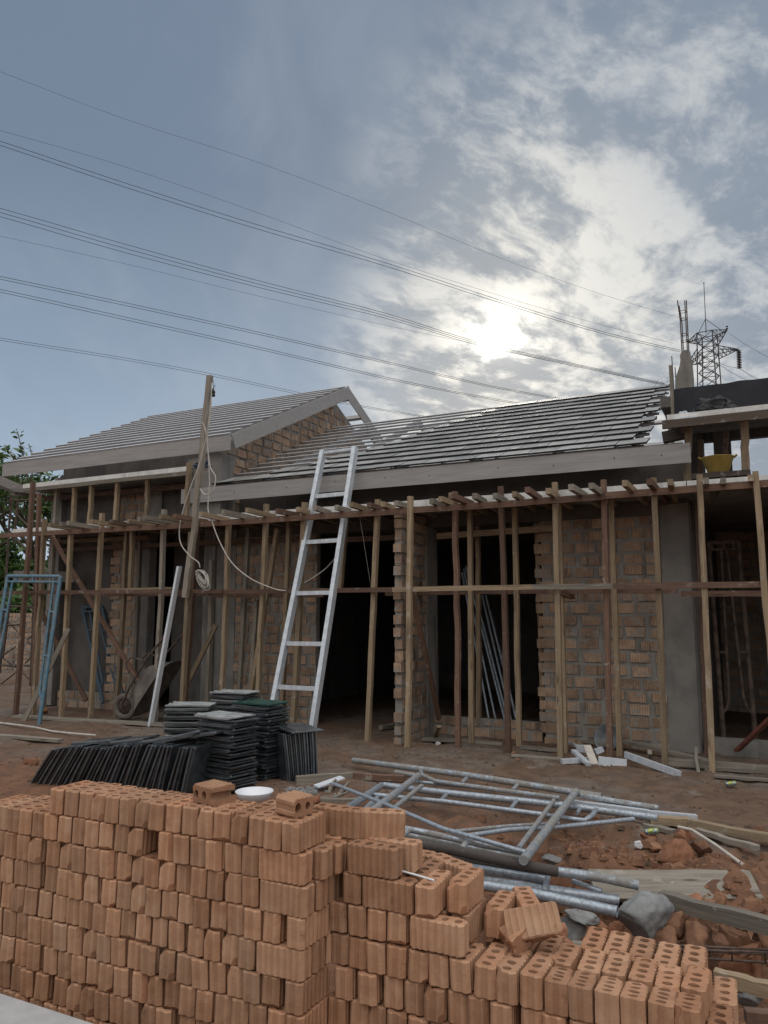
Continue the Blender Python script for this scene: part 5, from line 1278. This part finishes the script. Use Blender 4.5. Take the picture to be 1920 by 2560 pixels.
lump((80, 1905), .03, .09, 'shard', 'pair of bricks stuck together at the left of the tile row', 'broken brick', 'broken_brick', None, 44, .55, boxy=True)
lump(r5(290, 1105), .05, .09, 'shard', 'bricks lying behind the blue frame foot', 'broken brick', 'broken_brick', None, 45, .6, boxy=True)
# gravel: uncounted small stones
def scatter(n, reg, m, nm, lab, cat, smin, smax, seed):
    rng = random.Random(seed); mb = MB(); k = 0
    while k < n:
        u, v = reg(rng); s = rng.uniform(smin, smax)*rng.choice((.6, .8, 1, 1.5)); z = gz(u, v)
        a0 = rng.uniform(0, 6); ring = []
        for q in range(5):
            a = a0+q*1.257; rr = s*rng.uniform(.7, 1.2); ring.append((u+rr*math.cos(a), v+rr*.8*math.sin(a), z-.006))
        up = [(u+(x-u)*.6+rng.uniform(-.2, .2)*s, v+(y-v)*.6, z+s*rng.uniform(.4, .8)) for x, y, _ in ring]
        mb.add(ring+up, [(q, (q+1) % 5, 5+(q+1) % 5, 5+q) for q in range(5)]+[tuple(range(5, 10))]); k += 1
    solo(nm, mb, M[m], lab, cat, None, 'stuff')
scatter(200, lambda r: (r.uniform(-6.5, .8), r.uniform(3.9, 8.3)), 'crumb', 'brick_rubble', 'small brick crumbs strewn over the bare yard', 'rubble', .008, .028, 1)
scatter(900, lambda r: (r.uniform(-8.5, .8), r.uniform(4.6, 9.1)), 'crumb', 'gravel', 'small grey stones strewn over the bare yard', 'gravel', .006, .020, 2)
scatter(900, lambda r: (r.gauss(-.9, .65), r.gauss(4.75, .55)), 'clod', 'clay_crumbs', 'crumbled orange clay on the spoil heap', 'clay', .010, .050, 3)
scatter(260, lambda r: (r.uniform(-8.5, .8), r.gauss(7.9, .55)), 'crumb', 'rubble_chips', 'pale mortar chips and stones along the feet of the props', 'rubble', .006, .026, 6)
scatter(350, lambda r: (r.uniform(-2.6, .6), r.gauss(4.2, .5)), 'shard', 'brick_chips', 'brick chips in the hollow behind the low stack', 'rubble', .012, .05, 7)
scatter(120, lambda r: (r.gauss(-3.62, .10), r.gauss(5.75, .10)), 'rock', 'gravel', 'little heap of grey gravel at the foot of the leaning tiles', 'gravel', .012, .022, 4)
# splintered root beside the frames
mb = MB(); c = P(830, 1990, z=.0)
mb.tube([P(822, 1985, z=.0), P(828, 1965, z=.05), P(840, 1948, z=.10)], [.02, .022, .012], 6); mb.tube([P(845, 1990, z=0), P(858, 1972, z=.04), P(872, 1955, z=.08)], [.018, .02, .01], 6); mb.tube([P(780, 1996, z=.01), P(840, 1992, z=.02), P(870, 1980, z=.02)], .012, 6)
solo('split_stump', mb, M['grey'], 'splintered grey wood behind the bricks at the left of the frames', 'stump')
# bar cage
cage = thing('rebar_cage', 'rusty reinforcement cage lying behind the low brick stack', 'rebar cage', P(*s8(1000, 690), z=-.12))
for (a, b, z) in ((s8(320, 568), s8(1720, 622), -.02), (s8(430, 610), s8(1720, 640), -.03), (s8(560, 650), s8(1720, 712), -.12), (s8(450, 600), s8(1720, 655), -.12)):
    mb = MB(); p0, p1 = P(*a, z=z), P(*b, z=z); mb.tube([p0, p0.lerp(p1, .5)+Vector((0, 0, .004)), p1], .006, 6); part(cage, 'bar', mb, M['rust'])
for x in (640, 820, 1010, 1225, 1410, 1640):
    f = lambda a, b, z, x=x: P(*(s8(x, (a[1]+(b[1]-a[1])*(x-a[0])/(b[0]-a[0])))), z=z)
    q = [f((320, 568), (1720, 622), -.02), f((430, 618), (1720, 640), -.03), f((560, 655), (1720, 712), -.12), f((450, 600), (1720, 655), -.12)]
    mb = MB(); mb.tube([q[0], q[1], q[2], q[3], q[0]], .004, 5); part(cage, 'stirrup', mb, M['rust'])
# cans
for px, lab in ((s4(1410, 425), 'green and white drink can near the right doorway'), (s4(880, 745), 'crushed yellow green can in the spoil hollow')):
    mb = MB(); c = P(*px, z=.03); mb.lathe([(0, -.048), (.018, -.048), (.022, -.04), (.022, .036), (.018, .046), (0, .046)], c, 14, (.9, .3, .15)); solo('drink_can', mb, M['can'], lab, 'can')

# ------------------------------------------------------------------ metal offcuts and basin by the right wall
OC = 'metal offcuts heaped by the right wall'
def off(a, b, za, zb, w, hh, lab, m='galv'):
    stick('metal_offcut', P(*a, z=za), P(*b, z=zb), w, hh, M[m], lab, 'offcut', OC, n=1, bend=0, j=0)
off(r8(10, 1765), r8(260, 1750), .03, .04, .06, .045, 'grey offcut lying level at the front of the metal heap', 'galv')
off(r8(105, 1680), r8(230, 1790), .10, .03, .05, .03, 'offcut slanting down under the open channel', 'galv')
off(r8(215, 1640), r8(275, 1790), .16, .03, .075, .02, 'open channel offcut on top of the metal heap', 'pvc')
off(r8(135, 1660), r8(205, 1665), .12, .11, .03, .075, 'bright offcut at the back left of the metal heap')
off(r8(280, 1690), r8(340, 1665), .10, .13, .05, .05, 'bright offcut at the back right of the metal heap')
off(r8(305, 1760), r8(530, 1785), .05, .03, .03, .085, 'broad bright offcut at the right of the metal heap', 'zinc')
off(r8(60, 1612), r8(130, 1640), .06, .08, .02, .03, 'thin bright strip at the left of the metal heap')
off(r8(520, 1710), r8(960, 1870), .10, .02, .03, .06, 'long grey metal strip running right of the heap', 'galv')
bs = thing('basin', 'grey plastic basin leaning on the right brick wall', 'basin', P(1516, 1868, v=9.05))
c = P(1516, 1843, v=9.04); mb = MB(); mb.lathe([(0, -.10), (.10, -.10), (.118, -.085), (.15, .0), (.162, .004), (.162, -.004), (.154, -.008), (.122, -.092), (.10, -.107), (0, -.107)], c, 28, (-.35, -.85, .35)); part(bs, 'bowl', mb, M['basin'])
# white tub behind the brick stack
c = P(636, 1995, v=4.62); c.z = max(c.z, gz(c.x, c.y)+.03)
mb = MB(); mb.lathe([(0, 0), (.085, 0), (.10, .006), (.130, .048), (.134, .05), (.134, .046), (.104, .0), (.085, -.008), (0, -.008)], c, 32); solo('bowl', mb, M['white'], 'shallow white bowl behind the top bricks of the tall stack', 'bowl')
mb = MB(); a = P(770, 1950, z=.08); mb.beam(P(790, 1966, z=.05), P(856, 1943, z=.10), .10, .012); solo('metal_sheet', mb, M['zinc'], 'small bright metal sheet lying by the leaning tiles', 'sheet')
# yellow tub on the upper floor, sheeting
c = P(*r4(1056, 1796), v=8.56)
stick('timber_plank', (c.x-.25, 8.56, c.z-.032), (c.x+.3, 8.56, c.z-.032), .26, .055, M['dark'], 'dark plank under the yellow mortar tub', 'plank', n=1)
tb = thing('mortar_tub', 'ochre yellow mortar tub on the upper right floor', 'tub', c)
mb = MB(); mb.lathe([(0, 0), (.098, 0), (.102, .006), (.155, .160), (.162, .168), (.152, .170), (.096, .014), (0, .012)], c, 28); part(tb, 'bucket', mb, M['bucket'])
for s in (-1, 1): mb = MB(); mb.tube([c+Vector((s*.150, -.03, .155)), c+Vector((s*.180, -.025, .178)), c+Vector((s*.180, .025, .178)), c+Vector((s*.150, .03, .155))], .008, 6); part(tb, 'handle', mb, M['bucket'])
def cloth(c, sx, sy, sz, m, name, lab, cat, seed):
    bm = bmesh.new(); bmesh.ops.create_icosphere(bm, subdivisions=4, radius=1)
    for v in bm.verts:
        p = v.co; f = 1+.35*noise.noise(p*1.7+Vector((seed, 0, 0)))+.22*abs(noise.noise(p*4.1+Vector((0, seed, 0))))+.08*noise.noise(p*11)
        v.co = Vector((p.x*sx*f, p.y*sy*f, max(p.z, -.25)*sz*f))
    me = bpy.data.meshes.new(name); bm.to_mesh(me); bm.free(); me.materials.append(M[m])
    o = bpy.data.objects.new(name, me); LINK(o); o.location = c; tag(o, lab, cat)
a = P(*r4(1010, 1210), v=9.0); cloth((a.x, 8.95, 3.70), .21, .13, .15, 'tarp', 'plastic_sheet', 'bundle of black plastic sheet on the upper right canopy', 'plastic sheet', 2)
a = P(*r4(740, 1250), v=8.95); cloth((a.x, 8.95, 3.66), .065, .06, .075, 'bag', 'plastic_bag', 'cloudy plastic bag beside the black sheet on the upper right canopy', 'bag', 5)
a = P(*r1(1290, 660), v=8.62); cloth((a.x, 8.85, 3.66), .22, .16, .10, 'bluetarp', 'plastic_sheet', 'navy plastic sheet at the right end of the upper left canopy', 'plastic sheet', 9)
# tubes leaning inside the window opening
for i, (a, b) in enumerate([(r7(515, 270), r7(745, 1530)), (r7(530, 240), r7(800, 1525)), (r7(545, 215), r7(870, 1500)), (r7(575, 260), r7(900, 1520)), (r7(680, 460), r7(930, 1530)), (r7(712, 460), r7(962, 1480)), (r7(750, 590), r7(945, 1400)), (r7(690, 680), r7(890, 1510)), (r7(795, 775), r7(880, 1080))]):
    mb = MB(); mb.tube([P(*b, v=9.75+.02*i), P(*a, v=10.25+.02*i)], .016, 8); solo('steel_tube', mb, M['pipe'], 'steel tube leaning inside the dark window opening, '+ORD[i]+' from the left', 'steel tube', 'steel tubes leaning inside the window')
# thin plumb line in the doorway
mb = MB(); mb.tube([P(*r2(925, 870), v=8.3), P(*r2(1010, 1400), v=8.3)], .0016, 4); solo('string_line', mb, M['cable'], 'thin string hanging in the dark doorway', 'string')

# ------------------------------------------------------------------ trees behind the left corner
def tree(name, base, H, W, seed, label, twigs=()):
    rng = random.Random(seed); t = thing(name, label, 'tree', base, 'trees behind the left corner')
    tk = MB(); ends = []
    def limb(p, d, L, r, lvl):
        pts = [p]; q = p.copy(); dd = d.copy()
        for i in range(4):
            dd = (dd+Vector((rng.uniform(-.22, .22), rng.uniform(-.22, .22), rng.uniform(-.05, .2)))).normalized(); q = q+dd*L/4; pts.append(q.copy())
        tk.tube(pts, [r, r*.85, r*.7, r*.55, r*.4], 6)
        if lvl < 3:
            for k in range(rng.choice((3, 4))):
                s = pts[rng.choice((2, 3, 4))]; a = rng.uniform(0, 6.28)
                limb(s, (dd*.6+Vector((math.cos(a), math.sin(a), rng.uniform(.0, .7)))*.8).normalized(), L*rng.uniform(.5, .7), r*.45, lvl+1)
        else: ends.append(pts[-1]); ends.append(pts[2])
        if lvl == 2: ends.append(pts[-1])
    limb(Vector(base), Vector((rng.uniform(-.1, .1), 0, 1)), H*.42, W*.045, 0)
    cr = MB()
    for e in ends:
        if e.z < base[2]+H*.12: continue
        for k in range(rng.randint(30, 46)):
            c = e+Vector((rng.gauss(0, .30), rng.gauss(0, .30), rng.gauss(0, .22)))*W*.16
            n = Vector((rng.gauss(0, 1), rng.gauss(0, 1), rng.gauss(0, 1)+.6)).normalized(); a = n.orthogonal().normalized(); b = n.cross(a); s = rng.uniform(.05, .11)*W*.16+.07
            th = rng.uniform(0, 6.28); a, b = a*math.cos(th)+b*math.sin(th), b*math.cos(th)-a*math.sin(th)
            cr.add([c-a*s, c+b*s*.42, c+a*s, c-b*s*.42], [(0, 1, 2, 3)])
    part(t, 'trunk', tk, M['bark']); part(t, 'crown', cr, M['leaf'])
tree('broadleaf_tree', Vector((P(125, 1560, v=21).x, 21, 0)), 10.6, 6.0, 3, 'dark leafy tree with its tip above the far left fascia')
tree('broadleaf_tree', Vector((-23.6, 17.5, 0)), 5.2, 5.0, 21, 'dense low tree right behind the rusty scaffold')
tree('broadleaf_tree', Vector((-29.5, 20, 0)), 7.4, 5.5, 5, 'bushy tree at the left edge of the photo')
tree('broadleaf_tree', Vector((-25.5, 24, 0)), 7.2, 5.5, 8, 'lower tree filling the gap under the left canopy')
tree('shrub', Vector((-21.3, 16.2, -1.6)), 4.6, 5.6, 37, 'dark bush filling the view right above the boundary wall')
tree('shrub', Vector((-22.4, 16.6, 0)), 4.4, 5.4, 31, 'low leafy bush just over the far left boundary wall')
tree('shrub', Vector((-23.5, 18.5, 0)), 4.0, 4.5, 11, 'rounded bush between the low bush and the trees behind it')
# bare twigs with a few leaves
tw2 = thing('sapling', 'thin sapling with sparse leaves above the left fascia', 'sapling', P(75, 1250, v=16))
mb = MB(); lf = MB(); rng = random.Random(6)
for px in ([(75, 1260), (66, 1170), (48, 1095), (44, 1080)], [(60, 1240), (35, 1150), (12, 1112)], [(75, 1230), (85, 1150), (72, 1110)], [(30, 1260), (12, 1165)], [(40, 1250), (50, 1180), (36, 1135)]):
    pts = [P(*p, v=16) for p in px]; mb.tube(pts, [.03]+[.014]*(len(pts)-1), 5)
    for p0, p1 in zip(pts, pts[1:]):
        for k in range(18):
            c = p0.lerp(p1, rng.random())+Vector((rng.gauss(0, .07), rng.gauss(0, .07), rng.gauss(0, .05))); n = Vector((rng.gauss(0, 1), rng.gauss(0, 1), 1)).normalized(); a = n.orthogonal(); b = n.cross(a); s = rng.uniform(.03, .07)
            lf.add([c-a*s, c+b*s*.45, c+a*s, c-b*s*.45], [(0, 1, 2, 3)])
part(tw2, 'stem', mb, M['bark']); part(tw2, 'leaves', lf, M['leaf'])

# ------------------------------------------------------------------ pylon and overhead lines
PD = 95.0
pc = P(1772, 900, d=PD); right = Vector((math.cos(YAW), math.sin(YAW), 0)); toward = -Vector((FWD.x, FWD.y, 0)).normalized()
arm = (right*math.cos(R(39))+toward*math.sin(R(39))).normalized(); nrm = Vector((-arm.y, arm.x, 0))
def PP(x, y):       # picture point onto the upright plane of the pylon's arms
    r = ray(*r4(x, y)); t = (pc-CAM).dot(nrm)/r.dot(nrm); return CAM+r*t
py = thing('pylon', 'steel lattice power pylon behind the black parapet', 'pylon', Vector((pc.x, pc.y, 0)))
mb = MB(); DP = nrm*.95
def mem(a, b, r=.045, oa=0, ob=None):
    ob = oa if ob is None else ob
    mb.tube([a+DP*oa, b+DP*ob], r, 5)
bl, br_, tl_, tr_ = PP(905, 1015), PP(1045, 1000), PP(888, 565), PP(1022, 540)
gl, gr = bl.lerp(tl_, -bl.z/(tl_.z-bl.z)), br_.lerp(tr_, -br_.z/(tr_.z-br_.z))
for s in (-1, 1):
    mem(gl+(gl-gr)*.4, tl_, .07, s); mem(gr+(gr-gl)*.4, tr_, .07, s)
    for i in range(5):
        t0, t1 = i/5, (i+1)/5; a0, a1, b0, b1 = bl.lerp(tl_, t0), bl.lerp(tl_, t1), br_.lerp(tr_, t0), br_.lerp(tr_, t1)
        mem(a0, b1, .04, s); mem(b0, a1, .04, s); mem(a1, b1, .04, s)
for i in range(6):
    for a in (bl.lerp(tl_, i/5), br_.lerp(tr_, i/5)): mem(a, a, .04, -1, 1) if False else mb.tube([a-DP, a+DP], .04, 5)
    if i < 5:
        for p, q in ((bl, tl_), (br_, tr_)): mb.tube([p.lerp(q, i/5)-DP, p.lerp(q, (i+1)/5)+DP], .035, 5)
ml = lambda t: bl.lerp(tl_, t); mr = lambda t: br_.lerp(tr_, t)
def armf(rt, rb, tip, n=4):
    for s in (-1, 1):
        mb.tube([rt+DP*s, tip], .055, 5); mb.tube([rb+DP*s, tip], .055, 5)
        for i in range(n):
            t0, t1 = i/n, (i+1)/n; k = s
            a = (rt+DP*s).lerp(tip, t0); b = (rb+DP*s).lerp(tip, t1); c = (rb+DP*s).lerp(tip, t0); mb.tube([a, b], .03, 5); mb.tube([a, c], .03, 5)
    for i in range(1, n): mb.tube([(rb+DP).lerp(tip, i/n), (rb-DP).lerp(tip, i/n)], .03, 5)
armf(tr_, mr(.78), PP(1135, 515)); armf(tl_, ml(.86), PP(772, 628)); armf(mr(.72), mr(.52), PP(1236, 690), 5); armf(ml(.70), ml(.48), PP(760, 835), 5)
mem(tl_, tr_, .05, 1); mem(tl_, tr_, .05, -1)
part(py, 'lattice', mb, M['lattice'])
mb = MB(); mb.tube([PP(945, 545), PP(940, 420), PP(925, 100)], [.06, .05, .04], 6); mb.tube([PP(940, 420), PP(850, 600)], .035, 5); mb.tube([PP(940, 420), PP(1080, 518)], .035, 5); mb.lathe([(0, -.12), (.10, 0), (0, .12)], PP(925, 100), 8); part(py, 'mast', mb, M['lattice'])
def insul(a, b, n, r):
    mb = MB(); mb.tube([a, b], .03, 5)
    for i in range(n): mb.lathe([(.03, .06), (r, -.02), (r, -.05), (.03, -.02)], a.lerp(b, (i+.5)/n), 10, (a-b).normalized())
    part(py, 'insulator', mb, M['black'])
insul(PP(1236, 695), PP(1242, 860), 11, .26); insul(PP(1131, 515), PP(1131, 480), 2, .14); insul(PP(774, 628), PP(772, 600), 2, .14)
WG = 'overhead power lines'
def dsp(x, y): return (x*1.1573, y*1.1573)
def line(px, d0, d1, lab, r=.022, cat='power line'):
    pts = [Vector(dsp(*p)) if len(p) == 2 else None for p in px]
    n = len(px); xs_ = [dsp(*p)[0] for p in px]; out = []
    for x, p in zip(xs_, px):
        t = (x-xs_[0])/(xs_[-1]-xs_[0]); d = 1/((1-t)/d0+t/d1); out.append(P(*dsp(*p), d=d))
    res = []
    for i in range(n-1):
        p0, p1, p2, p3 = out[max(i-1, 0)], out[i], out[i+1], out[min(i+2, n-1)]
        for k in range(6):
            t = k/6; res.append(.5*((2*p1)+(p2-p0)*t+(2*p0-5*p1+4*p2-p3)*t*t+(3*p1-p0-3*p2+p3)*t**3))
    res.append(out[-1]); rr = [r*(.75+.45*i/(len(res)-1)) for i in range(len(res))]
    mb = MB(); mb.tube(res, rr, 5); return solo('power_line', mb, M['wire'], lab, cat, WG)
line([(-90, 122), (0, 155), (275, 259), (560, 352), (830, 455), (1100, 565), (1300, 636), (1480, 690)], 62, 100, 'highest thin power line reaching the pylon top', .012)
line([(-90, 258), (0, 282), (275, 362), (560, 461), (830, 559), (1100, 645), (1300, 702), (1455, 742)], 60, 96, 'thin line just above the second pair', .012)
for dy, w_ in ((0, 'upper'), (9, 'lower')): line([(-90, 279+dy), (0, 305+dy), (275, 397+dy), (560, 487+dy), (830, 567+dy*.8), (1100, 655+dy*.6), (1300, 716+dy*.5), (1470, 757+dy*.4)], 60, 96, w_+' wire of the highest pair')
for dy, w_ in ((0, 'upper'), (9, 'middle'), (18, 'lower')): line([(-90, 430+dy), (0, 450+dy), (275, 529+dy), (560, 607+dy*.8), (830, 676+dy*.6), (1020, 735+dy*.4), (1200, 777+dy*.3), (1436, 828+dy*.2)], 60, 96, w_+' wire of the triple bundle in the middle')
line([(-90, 490), (0, 510), (275, 571), (560, 640), (830, 702), (1000, 738), (1200, 782), (1430, 832)], 62, 96, 'thin line under the triple bundle', .012)
for dy, w_ in ((0, 'upper'), (6, 'lower')): line([(-90, 577+dy), (0, 597+dy), (275, 655+dy), (560, 718+dy*.8), (830, 780+dy*.6), (1050, 831+dy*.5), (1215, 862+dy*.4), (1400, 897)], 60, 96, w_+' wire of the third pair')
for dy, w_ in ((0, 'upper'), (6, 'lower')): line([(-90, 608+dy), (0, 625+dy), (275, 686+dy), (560, 750+dy*.8), (830, 814+dy*.6), (1000, 849+dy*.5), (1135, 873+dy*.4), (1300, 902)], 60, 96, w_+' wire of the fourth pair')
for dy, w_ in ((0, 'upper'), (5, 'lower')): line([(-90, 713+dy), (0, 730+dy), (275, 774+dy), (460, 808+dy), (660, 851+dy*.8), (780, 876+dy*.6), (900, 896+dy*.5), (1040, 922)], 60, 90, w_+' wire of the lowest pair behind the timber mast', .018)
for i, (a, b) in enumerate([((1241, 858), (1498, 985)), ((1242, 862), (1460, 985)), ((1140, 540), (1498, 760)), ((1040, 805), (1241, 858)), ((1040, 812), (1360, 990))]):
    q0 = PP(*a); q1 = P(*r4(*b), d=80) if i != 3 else PP(*b)
    mb = MB(); mb.tube([q0, q0.lerp(q1, .5)-Vector((0, 0, .15)), q1], .02, 5); solo('power_line', mb, M['wire'], ['front line running down right from the long insulator', 'rear line running down right from the long insulator', 'thin line running right from the upper arm', 'jumper line from the pylon body to the long insulator', 'line sagging behind the black parapet'][i], 'power line', WG)
print('bricks', nb)
